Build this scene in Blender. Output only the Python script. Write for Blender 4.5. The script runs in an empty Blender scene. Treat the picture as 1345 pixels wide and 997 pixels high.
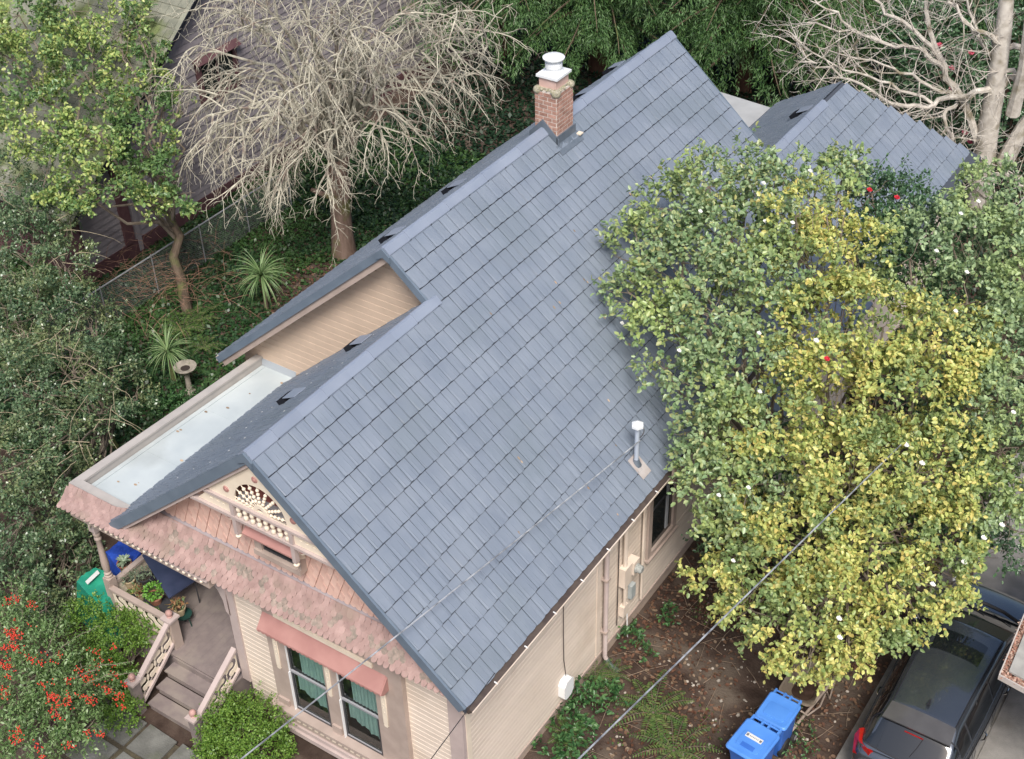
import bpy, bmesh, math, random
import numpy as np
from mathutils import Vector, Matrix, Euler
random.seed(7)
rng = np.random.default_rng(11)
C = bpy.context.scene.collection
S = bpy.context.scene
# ---------------------------------------------------------------- camera, sky, sun, exposure
CAM = np.array([12.8739, -11.233, 21.6231])
YAW, PITCH, ROLL, FPX, PW, PH = -0.6040, 0.6591, -0.0314, 1826.9, 1345.0, 997.0
fw = np.array([math.sin(YAW) * math.cos(PITCH), math.cos(YAW) * math.cos(PITCH), -math.sin(PITCH)])
rt = np.cross(fw, [0, 0, 1]); rt /= np.linalg.norm(rt); up = np.cross(rt, fw)
RT = math.cos(ROLL) * rt + math.sin(ROLL) * up
UP = -math.sin(ROLL) * rt + math.cos(ROLL) * up
cd = bpy.data.cameras.new('camera'); cam = bpy.data.objects.new('camera', cd); C.objects.link(cam)
cam.matrix_world = Matrix(((RT[0], UP[0], -fw[0], CAM[0]), (RT[1], UP[1], -fw[1], CAM[1]), (RT[2], UP[2], -fw[2], CAM[2]), (0, 0, 0, 1)))
cd.sensor_fit = 'HORIZONTAL'; cd.sensor_width = 36.0; cd.lens = FPX / PW * 36.0
cd.clip_start = 0.1; cd.clip_end = 3000
S.camera = cam
W = bpy.data.worlds.new("World"); S.world = W; W.use_nodes = True
nt = W.node_tree; bg = nt.nodes['Background']
sky = nt.nodes.new('ShaderNodeTexSky'); sky.sky_type = 'NISHITA'; sky.sun_disc = False
SUN_EL, SUN_AZ = math.radians(54), math.radians(142)     # azimuth clockwise from +Y
sky.sun_elevation = SUN_EL; sky.sun_rotation = SUN_AZ
sky.air_density = 1.0; sky.dust_density = 4.0; sky.ozone_density = 1.0
nt.links.new(sky.outputs[0], bg.inputs[0]); bg.inputs[1].default_value = 0.105
sl = bpy.data.lights.new('sun', 'SUN'); sl.energy = 2.5; sl.angle = math.radians(20); sl.color = (1.0, 0.965, 0.91)
so = bpy.data.objects.new('sun', sl); C.objects.link(so)
sd = Vector((math.sin(SUN_AZ) * math.cos(SUN_EL), math.cos(SUN_AZ) * math.cos(SUN_EL), math.sin(SUN_EL)))
so.rotation_euler = sd.to_track_quat('Z', 'Y').to_euler(); so.location = (20, -10, 40)
S.view_settings.view_transform = 'Standard'; S.view_settings.look = 'None'
S.view_settings.exposure = 0.55; S.view_settings.gamma = 1.0
S.cycles.max_bounces = 5; S.cycles.diffuse_bounces = 3; S.cycles.transmission_bounces = 4; S.cycles.transparent_max_bounces = 6
try: S.cycles.use_denoising = True
except Exception: pass

def at(px, py, x=None, y=None, z=None):
    """point of the place seen at a photo pixel, on the plane x=, y= or z="""
    d = RT * (px - PW / 2) / FPX - UP * (py - PH / 2) / FPX + fw
    i, val = (0, x) if x is not None else ((1, y) if y is not None else (2, z))
    t = (val - CAM[i]) / d[i]
    return CAM + t * d

# ---------------------------------------------------------------- helpers
def hexc(r, g, b):
    f = lambda c: ((c / 255 + 0.055) / 1.055) ** 2.4 if c > 10 else c / 255 / 12.92
    return (f(r), f(g), f(b), 1)
MATS = {}
def mat(name, c1, c2=None, scale=3.0, rough=0.7, bump=0.0, bscale=40.0, spec=0.3, rnd=0.0, metal=0.0, c3=None, detail=4.0, stretch=None, trans=0.0, coat=0.0):
    if name in MATS: return MATS[name]
    m = bpy.data.materials.new(name); m.use_nodes = True; n = m.node_tree; p = n.nodes['Principled BSDF']
    L = n.links.new
    c1 = tuple(c1) + (1,) if len(c1) == 3 else c1
    c2 = c1 if c2 is None else (tuple(c2) + (1,) if len(c2) == 3 else c2)
    geo = n.nodes.new('ShaderNodeNewGeometry')
    tc = n.nodes.new('ShaderNodeTexCoord'); mp = n.nodes.new('ShaderNodeMapping')
    L(geo.outputs['Position'], mp.inputs[0])
    if stretch: mp.inputs['Scale'].default_value = stretch
    no = n.nodes.new('ShaderNodeTexNoise'); no.inputs['Scale'].default_value = scale; no.inputs['Detail'].default_value = detail
    L(mp.outputs[0], no.inputs['Vector'])
    rmp = n.nodes.new('ShaderNodeValToRGB')
    rmp.color_ramp.elements[0].position = 0.36; rmp.color_ramp.elements[0].color = c1
    rmp.color_ramp.elements[1].position = 0.64; rmp.color_ramp.elements[1].color = c2
    L(no.outputs[0], rmp.inputs[0]); col = rmp.outputs[0]
    if c3 is not None:
        c3 = tuple(c3) + (1,) if len(c3) == 3 else c3
        n2 = n.nodes.new('ShaderNodeTexNoise'); n2.inputs['Scale'].default_value = scale * 0.37; n2.inputs['Detail'].default_value = 6
        L(geo.outputs['Position'], n2.inputs['Vector'])
        r2 = n.nodes.new('ShaderNodeValToRGB'); r2.color_ramp.elements[0].position = 0.52; r2.color_ramp.elements[1].position = 0.66
        L(n2.outputs[0], r2.inputs[0])
        mx = n.nodes.new('ShaderNodeMixRGB'); L(r2.outputs[0], mx.inputs[0]); L(col, mx.inputs[1]); mx.inputs[2].default_value = c3; col = mx.outputs[0]
    if rnd:
        oi = n.nodes.new('ShaderNodeObjectInfo'); ad = n.nodes.new('ShaderNodeMath'); ad.operation = 'ADD'
        L(oi.outputs['Random'], ad.inputs[0]); L(geo.outputs['Random Per Island'], ad.inputs[1])
        fr = n.nodes.new('ShaderNodeMath'); fr.operation = 'FRACT'; L(ad.outputs[0], fr.inputs[0])
        mr = n.nodes.new('ShaderNodeMapRange'); mr.inputs['To Min'].default_value = 1 - rnd; mr.inputs['To Max'].default_value = 1 + rnd
        L(fr.outputs[0], mr.inputs[0])
        mu = n.nodes.new('ShaderNodeVectorMath'); mu.operation = 'SCALE'; L(col, mu.inputs[0]); L(mr.outputs[0], mu.inputs['Scale']); col = mu.outputs[0]
    L(col, p.inputs['Base Color'])
    p.inputs['Roughness'].default_value = rough; p.inputs['Metallic'].default_value = metal
    p.inputs['Specular IOR Level'].default_value = spec
    if coat: p.inputs['Coat Weight'].default_value = coat; p.inputs['Coat Roughness'].default_value = 0.03
    if bump:
        nb = n.nodes.new('ShaderNodeTexNoise'); nb.inputs['Scale'].default_value = bscale; nb.inputs['Detail'].default_value = 5
        L(mp.outputs[0], nb.inputs['Vector'])
        b = n.nodes.new('ShaderNodeBump'); b.inputs['Strength'].default_value = bump; b.inputs['Distance'].default_value = 0.02
        L(nb.outputs[0], b.inputs['Height']); L(b.outputs[0], p.inputs['Normal'])
    MATS[name] = m; return m

def leafmat(name, cols, patch=None, pscale=0.8, ppos=(0.45, 0.6), rough=0.45, trans=0.25, spec=0.4):
    """leaf colours picked leaf by leaf from cols; where a large noise is high, from patch instead"""
    m = bpy.data.materials.new(name); m.use_nodes = True; n = m.node_tree; p = n.nodes['Principled BSDF']; L = n.links.new
    geo = n.nodes.new('ShaderNodeNewGeometry')
    def ramp(cs):
        r = n.nodes.new('ShaderNodeValToRGB'); e = r.color_ramp.elements
        e[0].color = tuple(cs[0]) + (1,); e[1].color = tuple(cs[-1]) + (1,)
        for i, c in enumerate(cs[1:-1]):
            q = e.new((i + 1) / (len(cs) - 1)); q.color = tuple(c) + (1,)
        L(geo.outputs['Random Per Island'], r.inputs[0]); return r.outputs[0]
    col = ramp(cols)
    if patch:
        c2 = ramp(patch)
        no = n.nodes.new('ShaderNodeTexNoise'); no.inputs['Scale'].default_value = pscale; no.inputs['Detail'].default_value = 2
        L(geo.outputs['Position'], no.inputs['Vector'])
        jit = n.nodes.new('ShaderNodeMath'); jit.operation = 'MULTIPLY_ADD'; jit.inputs[1].default_value = 0.16
        sep = n.nodes.new('ShaderNodeMath'); sep.operation = 'FRACT'; k = n.nodes.new('ShaderNodeMath'); k.operation = 'MULTIPLY'; k.inputs[1].default_value = 57.3
        L(geo.outputs['Random Per Island'], k.inputs[0]); L(k.outputs[0], sep.inputs[0]); L(sep.outputs[0], jit.inputs[0]); L(no.outputs[0], jit.inputs[2])
        r2 = n.nodes.new('ShaderNodeValToRGB'); r2.color_ramp.elements[0].position = ppos[0] + .08; r2.color_ramp.elements[1].position = ppos[1] + .08
        L(jit.outputs[0], r2.inputs[0])
        mx = n.nodes.new('ShaderNodeMixRGB'); L(r2.outputs[0], mx.inputs[0]); L(col, mx.inputs[1]); L(c2, mx.inputs[2]); col = mx.outputs[0]
    L(col, p.inputs['Base Color']); p.inputs['Roughness'].default_value = rough; p.inputs['Specular IOR Level'].default_value = spec
    if trans:
        t = n.nodes.new('ShaderNodeBsdfTranslucent'); L(col, t.inputs['Color'])
        ms = n.nodes.new('ShaderNodeMixShader'); ms.inputs[0].default_value = trans
        L(p.outputs[0], ms.inputs[1]); L(t.outputs[0], ms.inputs[2]); L(ms.outputs[0], n.nodes['Material Output'].inputs[0])
    MATS[name] = m; return m

def tag(o, label=None, cat=None, group=None, kind=None):
    if label: o['label'] = label
    if cat: o['category'] = cat
    if group: o['group'] = group
    if kind: o['kind'] = kind
    return o
def thing(name, label, cat, loc=(0, 0, 0), group=None, rz=0):
    o = bpy.data.objects.new(name, None); C.objects.link(o); o.location = loc; o.rotation_euler = (0, 0, rz); o.empty_display_size = .2
    return tag(o, label, cat, group)
def link(name, me, parent=None, world=False, kind=None, label=None, mw=None):
    o = bpy.data.objects.new(name, me); C.objects.link(o)
    if mw is not None: o.matrix_basis = mw
    if parent is not None:
        o.parent = parent
        if world:
            o.matrix_parent_inverse = wm(parent).inverted()
    if kind: o['kind'] = kind
    if label: o['label'] = label
    return o
def wm(o):
    m = o.matrix_basis.copy()
    return m if o.parent is None else wm(o.parent) @ o.matrix_parent_inverse @ m
def copytree(o, parent=None):
    c = o.copy(); C.objects.link(c); c.parent = parent
    if parent is not None: c.matrix_parent_inverse = o.matrix_parent_inverse.copy()
    for ch in list(o.children): copytree(ch, c)
    return c

class MB:
    def __init__(s): s.v = []; s.f = []
    def add(s, vs, fs):
        b = len(s.v); s.v.extend([tuple(v) for v in vs]); s.f.extend([tuple(i + b for i in f) for f in fs]); return s
    def box(s, c, d, M=None):
        x, y, z = d[0] / 2, d[1] / 2, d[2] / 2
        vs = [Vector((sx * x, sy * y, sz * z)) for sx in (-1, 1) for sy in (-1, 1) for sz in (-1, 1)]
        if M is not None: vs = [M @ v for v in vs]
        vs = [v + Vector(c) for v in vs]
        return s.add(vs, [(0, 1, 3, 2), (4, 6, 7, 5), (0, 4, 5, 1), (2, 3, 7, 6), (0, 2, 6, 4), (1, 5, 7, 3)])
    def bb(s, a, b):   # box by two corners
        return s.box([(a[i] + b[i]) / 2 for i in range(3)], [abs(b[i] - a[i]) for i in range(3)])
    def tube(s, pts, r, n=8, cap=True):
        pts = [Vector(p) for p in pts]; rs = r if hasattr(r, '__len__') else [r] * len(pts)
        b = len(s.v); prev = None
        for i, p in enumerate(pts):
            t = (pts[min(i + 1, len(pts) - 1)] - pts[max(i - 1, 0)]).normalized()
            if prev is None: a = t.orthogonal().normalized()
            else:
                a = prev - t * prev.dot(t); a = a.normalized() if a.length > 1e-6 else t.orthogonal().normalized()
            prev = a; c = t.cross(a)
            for k in range(n):
                w = 2 * math.pi * k / n; s.v.append(tuple(p + (a * math.cos(w) + c * math.sin(w)) * rs[i]))
        for i in range(len(pts) - 1):
            for k in range(n):
                q = (k + 1) % n; s.f.append((b + i * n + k, b + i * n + q, b + (i + 1) * n + q, b + (i + 1) * n + k))
        if cap:
            s.f.append(tuple(b + k for k in range(n))[::-1]); e = b + (len(pts) - 1) * n; s.f.append(tuple(e + k for k in range(n)))
        return s
    def lathe(s, c, prof, n=12, M=None):
        b = len(s.v)
        for (r, z) in prof:
            for k in range(n):
                w = 2 * math.pi * k / n; v = Vector((r * math.cos(w), r * math.sin(w), z))
                if M is not None: v = M @ v
                s.v.append(tuple(v + Vector(c)))
        for i in range(len(prof) - 1):
            for k in range(n):
                q = (k + 1) % n; s.f.append((b + i * n + k, b + i * n + q, b + (i + 1) * n + q, b + (i + 1) * n + k))
        s.f.append(tuple(b + k for k in range(n))[::-1]); e = b + (len(prof) - 1) * n; s.f.append(tuple(e + k for k in range(n)))
        return s
    def ball(s, c, r, n=10, sq=(1, 1, 1)):
        m = 6; prof = [(max(1e-3, math.sin(math.pi * i / m)) * r, -math.cos(math.pi * i / m) * r) for i in range(m + 1)]
        M = Matrix.Diagonal((sq[0], sq[1], sq[2])); return s.lathe(c, prof, n, M)
    def prism(s, poly, d):   # poly: list of 3D points (planar, ordered), d: extrusion vector
        n = len(poly); d = Vector(d); b = len(s.v)
        for p in poly: s.v.append(tuple(p))
        for p in poly: s.v.append(tuple(Vector(p) + d))
        s.f.append(tuple(b + i for i in range(n))[::-1]); s.f.append(tuple(b + n + i for i in range(n)))
        for i in range(n):
            j = (i + 1) % n; s.f.append((b + i, b + j, b + n + j, b + n + i))
        return s
    def mesh(s, name, m, smooth=False):
        me = bpy.data.meshes.new(name); me.from_pydata(s.v, [], s.f); me.validate()
        bm = bmesh.new(); bm.from_mesh(me); bmesh.ops.recalc_face_normals(bm, faces=bm.faces); bm.to_mesh(me); bm.free()
        if m: me.materials.append(m)
        if smooth:
            me.polygons.foreach_set('use_smooth', [True] * len(me.polygons))
            try: me.set_sharp_from_angle(angle=math.radians(40))
            except Exception: pass
        return me
    def build(s, name, m, parent=None, world=True, smooth=False, kind=None, label=None):
        return link(name, s.mesh(name, m, smooth), parent, world and parent is not None, kind, label)

def npmesh(name, V, F, m, smooth=False):
    """V (n,3), F (m,k) arrays -> mesh"""
    me = bpy.data.meshes.new(name); V = np.asarray(V, np.float32); F = np.asarray(F, np.int32); k = F.shape[1]
    me.vertices.add(len(V)); me.vertices.foreach_set('co', V.ravel())
    me.loops.add(F.size); me.loops.foreach_set('vertex_index', F.ravel())
    me.polygons.add(len(F)); me.polygons.foreach_set('loop_start', np.arange(0, F.size, k, dtype=np.int32))
    me.polygons.foreach_set('loop_total', np.full(len(F), k, np.int32))
    if smooth: me.polygons.foreach_set('use_smooth', np.ones(len(F), bool))
    me.update(calc_edges=True); me.validate()
    if m: me.materials.append(m)
    return me

def cutout(name, loops, depth, m, M, parent, label=None):
    """flat board with holes: loops of 2D points (first the outline, then the holes), thickness depth, placed by matrix M"""
    cu = bpy.data.curves.new(name, 'CURVE'); cu.dimensions = '2D'; cu.fill_mode = 'BOTH'; cu.extrude = depth / 2
    for lp in loops:
        sp = cu.splines.new('POLY'); sp.points.add(len(lp) - 1)
        for i, p in enumerate(lp): sp.points[i].co = (p[0], p[1], 0, 1)
        sp.use_cyclic_u = True
    t = bpy.data.objects.new('tmp', cu); C.objects.link(t)
    bpy.context.view_layer.update()
    me = bpy.data.meshes.new_from_object(t.evaluated_get(bpy.context.evaluated_depsgraph_get()))
    bpy.data.objects.remove(t); bpy.data.curves.remove(cu)
    me.name = name; me.transform(M); me.materials.clear(); me.materials.append(m)
    return link(name, me, parent, True, None, label)

def xf(o, d, n):   # matrix with columns: X=o dir, Y=d dir, Z=n
    return None
def frame(origin, X, Y):
    X = Vector(X).normalized(); Y = Vector(Y); Y = (Y - X * Y.dot(X)).normalized(); Z = X.cross(Y)
    return Matrix(((X.x, Y.x, Z.x, origin[0]), (X.y, Y.y, Z.y, origin[1]), (X.z, Y.z, Z.z, origin[2]), (0, 0, 0, 1)))
def arc(cx, cy, r, a0, a1, n, ry=None):
    ry = ry or r
    return [(cx + r * math.cos(a0 + (a1 - a0) * i / n), cy + ry * math.sin(a0 + (a1 - a0) * i / n)) for i in range(n + 1)]
# ---------------------------------------------------------------- materials
TP = 0.8848; AN = math.atan(TP); CS, SN = math.cos(AN), math.sin(AN)
m_tile = mat('roof_tile_metal', (.175, .208, .262), (.205, .238, .29), 1.6, .50, .25, 70, .45, rnd=.035, c3=(.172, .205, .248))
m_cap = mat('ridge_metal', (.21, .245, .315), (.24, .275, .345), 1.2, .42, .05, 60, .5, rnd=.05)
m_trim = mat('rake_metal', (.12, .155, .20), (.15, .19, .24), 2, .45, .05, 60, .4)
m_under = mat('underlay', (.06, .07, .09), None, 3, .8)
m_side = mat('siding_paint', (.66, .56, .47), (.72, .615, .52), 2.2, .65, .2, 25, .3, rnd=.035, c3=(.60, .50, .41), stretch=(1, .25, 1))
m_side2 = mat('siding_paint_tan', (.55, .425, .325), (.61, .47, .36), 2.2, .65, .05, 25, .3, rnd=.03)
m_found = mat('foundation_paint', (.40, .31, .255), (.46, .36, .29), 6, .8, .3, 40)
m_trimb = mat('trim_taupe', (.37, .295, .255), (.43, .345, .30), 3, .6, .1, 30, .3)
m_trimp = mat('trim_mauve', (.44, .36, .34), (.49, .405, .38), 3, .6, .1, 30, .3)
m_cream = mat('trim_cream', (.72, .62, .50), (.78, .68, .55), 4, .6, .08, 30, .3)
m_pink = mat('scallop_pink', (.325, .22, .20), (.41, .285, .26), 5, .85, .45, 60, .15, rnd=.10, c3=(.30, .225, .19))
m_pinkg = mat('scallop_weathered', (.235, .20, .17), (.36, .28, .24), 14, .85, .6, 70, .2, rnd=.15)
m_pink2 = mat('gable_pink', (.66, .43, .355), (.72, .50, .42), 5, .7, .25, 50, .25, rnd=.05)
m_rose = mat('awning_rose', (.37, .19, .17), (.42, .225, .20), 3, .6, .12, 90, .3)
m_maroon = mat('maroon', (.22, .07, .06), (.26, .09, .075), 4, .6)
m_brown = mat('porch_paint', (.20, .165, .16), (.235, .195, .185), 5, .55, .1, 60, .35, c3=(.27, .23, .205))
m_white = mat('white_paint', (.80, .80, .80), None, 3, .45)
m_glass = mat('window_glass', (.012, .016, .016), (.03, .035, .035), 1.5, .06, spec=.7)
m_sash = mat('sash_dark', (.05, .05, .055), None, 3, .4)
m_sashg = mat('sash_grey', (.30, .30, .32), None, 3, .4)
m_teal = mat('curtain_teal', (.34, .50, .50), (.46, .62, .60), 9, .8, .5, 30, .2, stretch=(6, 6, .6))
m_membrane = mat('roof_membrane', (.42, .47, .49), (.50, .55, .56), 1.2, .5, .12, 8, .4, c3=(.35, .385, .39))
m_parapet = mat('parapet_metal', (.37, .345, .325), (.42, .39, .365), 3, .55)
m_brick = mat('brick', (.36, .20, .155), (.46, .275, .22), 9, .85, .6, 90, .2, rnd=.18)
m_mortar = mat('mortar', (.58, .52, .47), (.66, .60, .54), 20, .9, .5, 80)
m_galv = mat('painted_steel_white', (.80, .82, .84), (.72, .74, .76), 5, .35, spec=.5)
m_lead = mat('lead_flashing', (.10, .125, .155), (.13, .155, .19), 6, .45, spec=.5)
m_black = mat('black_plastic_and_dark', (.012, .013, .018), None, 3, .5)
m_gutter = mat('gutter_dark', (.06, .045, .042), (.09, .07, .06), 6, .6)
m_moss = mat('mossy_mortar', (.28, .27, .17), (.44, .40, .33), 25, .95, .8, 60)

# ---------------------------------------------------------------- the house
E0 = 4.0; ZR = 7.5; ZE = ZR - TP * E0; XR2 = -.93; ZR2 = ZR + .93 * TP; YG = 4.85; YE = 15.57; XL2 = -5.86
house = thing('victorian_house', 'ornate cream and pink house with a steep blue-grey shake roof', 'house', (0, 8, 0))
def zR(x): return ZR - TP * x
def zL(x): return ZR + TP * x
def zL2(x): return ZR2 + TP * (x - XR2)

# roof decks (slabs below the tiles)
T = .14
roof = MB()
def slab(mb, poly, t):
    mb.prism([(p[0], p[1], p[2] - .005) for p in poly], (0, 0, -t))
slab(roof, [(0, .02, ZR), (0, YG + .02, ZR), (E0, YG + .02, zR(E0)), (E0, .02, zR(E0))], T)
slab(roof, [(XR2, YG + .02, ZR2), (XR2, YE, ZR2), (E0, YE, zR(E0)), (E0, YG + .021, zR(E0))], T + .002)
slab(roof, [(-.001, .02, ZR), (-E0, .02, zL(-E0)), (-E0, YG + .5, zL(-E0)), (-.001, YG + .5, ZR)], T + .004)
slab(roof, [(XR2 - .001, YG + .02, ZR2), (XL2, YG + .02, zL2(XL2)), (XL2, YE, zL2(XL2)), (XR2 - .001, YE, ZR2)], T + .006)
roofo = roof.build('roof', m_under, house)

# tiles: a tapering shake with rounded ribs and grooves; local x across, y down the slope, z out
def tile_mesh(w, L, seed, th=.038):
    r = random.Random(seed); g = .010; ng = max(1, min(3, int(w / .09) - r.randrange(2)))
    gs = sorted((w - g) * (i + .5 + r.uniform(-.28, .28)) / ng for i in range(ng)); xs = [0]; hs = [th - .006]
    for q in gs: xs += [q - .006, q, q + .006]; k = th + r.choice([0, .003, -.003]); hs += [k, k - .010, th + r.choice([0, .003, -.003])]
    xs.append(w - g); hs.append(th - .006); xs = [x - w / 2 + g / 2 for x in xs]
    mb = MB()
    n = len(xs); vs = []
    for i, x in enumerate(xs): vs.append((x, .017, .010))
    j = r.uniform(-.007, .007); L += r.uniform(-.005, .004)
    for i, x in enumerate(xs): vs.append((x, L + j * (i / n) + .010 * math.sin(math.pi * i / (n - 1)), hs[i]))
    for i, x in enumerate(xs): vs.append((x, L + j * (i / n) - .004 + .010 * math.sin(math.pi * i / (n - 1)), -.004))
    fs = []
    for i in range(n - 1):
        fs.append((i, i + 1, n + i + 1, n + i)); fs.append((n + i, n + i + 1, 2 * n + i + 1, 2 * n + i))
    fs.append((0, n, 2 * n)); fs.append((n - 1, 3 * n - 1, 2 * n - 1))
    mb.add(vs, fs)
    return mb
WID = [.14, .17, .19, .22, .24, .27, .30]
tverts = {(w, k): tile_mesh(w, .40, int(w * 1000) + k * 77) for w in WID for k in range(3)}
tmesh = {kk: v.mesh('roof_tile', m_tile) for kk, v in tverts.items()}
EXP = .3015   # horizontal run of one course
tiles = []   # (matrix, key, centre)
def course_rows(x_butt, side, y0, y1, zf, seed):
    r = random.Random(seed); y = y0 + r.uniform(-.1, 0)
    while y < y1 - .05:
        w = r.choice(WID[1:])
        if y + w > y1 - .12: w = min(WID, key=lambda q: abs(q - (y1 - y)))
        cy = y + w / 2
        if y < y0: cy = y0 + w / 2; y = y0
        # local frame: y axis down slope
        up_x = x_butt - side * EXP
        Yd = Vector((side * CS, 0, -SN)); Z = Vector((side * SN, 0, CS)); X = Yd.cross(Z)
        lift = r.uniform(0, .006) + .004
        top = Vector((x_butt, cy, zf(x_butt))) - Yd * .40 + Z * lift
        M = Matrix(((X.x, Yd.x, Z.x, top.x), (X.y, Yd.y, Z.y, top.y), (X.z, Yd.z, Z.z, top.z), (0, 0, 0, 1)))
        M = M @ Matrix.Rotation(r.uniform(-.006, .006), 4, 'Z')
        if side < 0: M = M @ Matrix.Diagonal((r.uniform(.84, .97), 1, 1.2, 1))
        tiles.append((M, (w, r.randrange(3)), Vector((x_butt - side * .15, cy, zf(x_butt)))))
        y += w
k = 0
for i in range(-4, 13):
    xb = .39 + EXP * i * 1.0
    if xb > 4.03: break
    if xb > .2: course_rows(xb, 1, .03, YE, zR, 100 + i)
    elif xb > XR2 + .12: course_rows(xb, 1, YG + .03, YE, zR, 300 + i)
for i in range(0, 14):
    xb = -.39 - EXP * i
    if xb > -4.03: course_rows(xb, -1, .03, YG + (.1), zL, 500 + i)
for i in range(0, 18):
    xb = XR2 - .39 - EXP * i
    if xb > XL2 - .03: course_rows(xb, -1, YG + .03, YE, zL2, 700 + i)
CV = Vector(CAM)
# chimney foot and pipe foot stay clear
tiles.sort(key=lambda t: (0 if t[0].col[1][0] > 0 else 30) + (t[2] - CV).length)
for M, key, c in tiles[:300]: link('roof_tile', tmesh[key], roofo, True, mw=M)
VV = []; FF = []; base = 0
rest = MB()
for M, key, c in tiles[300:]:
    src = tverts[key]; rest.add([M @ Vector(v) for v in src.v], src.f)
rest.build('roof_tile', m_tile, roofo, kind='stuff')

# ridge caps: short folded lengths lapping each other
def ridge_cap(x, z, y0, y1, w=.20):
    y = y0; i = 0
    while y < y1:
        L = min(.62, y1 - y); h = .035 + .006 * (i % 2)
        mb = MB(); a = []
        for yy, hh in ((y, h + .008), (y + L + .03, h)):
            a += [(x - w * CS, yy, z - w * SN + hh - .02), (x - w * CS, yy, z - w * SN + hh + .02), (x - .03, yy, z + hh), (x + .03, yy, z + hh), (x + w * CS, yy, z - w * SN + hh + .02), (x + w * CS, yy, z - w * SN + hh - .02), (x, yy, z - .04)]
        n = 7
        fs = [tuple(range(n))[::-1], tuple(range(n, 2 * n))] + [(k, (k + 1) % n, n + (k + 1) % n, n + k) for k in range(n)]
        mb.add(a, fs).build('ridge_cap', m_cap, roofo); y += L; i += 1
ridge_cap(0, ZR, 0.0, YG + .2)
ridge_cap(XR2, ZR2, YG - .01, YE + .02)

# rake trims along the gable ends
def rake(y, xa, za, xb, zb, h=.2, t=.05, name='rake_trim', m=None, out=-1, drop=.03):
    mb = MB(); a = Vector((xa, y, za + drop)); b = Vector((xb, y, zb + drop)); d = (b - a).normalized(); nn = Vector((-d.z, 0, d.x)); 
    if nn.z < 0: nn = -nn
    p = [a, b, b - nn * h, a - nn * h]
    mb.prism(p, (0, out * t, 0)); return mb.build(name, m or m_trim, roofo)
rake(.03, 0, ZR, E0 + .02, zR(E0 + .02), .19, .045)
rake(.032, 0, ZR, -E0 - .02, zL(-E0 - .02), .185, .047)
rake(YG + .03, XR2, ZR2, -.0, ZR, .15, .045)
rake(YG + .032, XR2, ZR2, XL2 - .02, zL2(XL2 - .02), .14, .047)
rake(YE, XR2, ZR2, E0, zR(E0), .15, .04, out=1)
# cream-taupe bargeboards under the metal
rake(.06, 0, ZR - .20, -E0 + .25, zL(-E0 + .25) - .20, .10, .03, 'bargeboard', m_trimp)
rake(YG + .06, XR2, ZR2 - .19, XL2 + .1, zL2(XL2 + .1) - .19, .12, .03, 'bargeboard', m_trimb)
# soffits
sf = MB()
sf.prism([(-.02, .05, ZR - .3), (-3.95, .05, zL(-3.95) - .3), (-3.95, .42, zL(-3.95) - .3), (-.02, .42, ZR - .3)], (0, 0, -.02))
sf.prism([(.02, .05, ZR - .3), (3.95, .05, zR(3.95) - .3), (3.95, .42, zR(3.95) - .3), (.02, .42, ZR - .3)], (0, 0, -.02))
sf.prism([(XR2 - .02, YG + .07, ZR2 - .28), (XL2 + .05, YG + .07, zL2(XL2 + .05) - .28), (XL2 + .05, 5.26, zL2(XL2 + .05) - .28), (XR2 - .02, 5.26, ZR2 - .28)], (0, 0, -.02))
sf.build('soffit', m_trimb, roofo)

for (ax, ay, az) in ((0, -.017, ZR), (XR2, YG - .018, ZR2)): MB().prism([(ax - .16, ay, az + .03 - .16 * TP), (ax, ay, az + .03), (ax + .16, ay, az + .03 - .16 * TP), (ax + .16, ay, az - .10 - .16 * TP), (ax, ay, az - .16), (ax - .16, ay, az - .10 - .16 * TP)], (0, -.03, 0)).build('rake_apex', m_trim, roofo)
# right eave: gutter, hangers
MB().prism([(4.0, .06, zR(4) - .16), (3.98, .06, zR(4) - .03), (4.012, .06, zR(4) - .03), (4.12, .06, zR(4) - .06), (4.12, .06, zR(4) - .075), (4.03, .06, zR(4) - .17)], (0, 15.3, 0)).build('gutter', m_gutter, house)
MB().bb((4.115, .05, zR(4) - .085), (4.132, 15.3, zR(4) - .055)).build('gutter_lip', m_side, house)
for i in range(17):
    y = .75 + i * .9; MB().box((4.06, y, zR(4) - .05), (.16, .025, .012), Matrix.Rotation(.2, 3, 'Y')).build('gutter_hanger', m_white, house)
MB().bb((XL2 - .08, YG + .05, 3.83), (XL2 + .02, YE, 3.93)).build('gutter', m_side, house)

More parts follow.
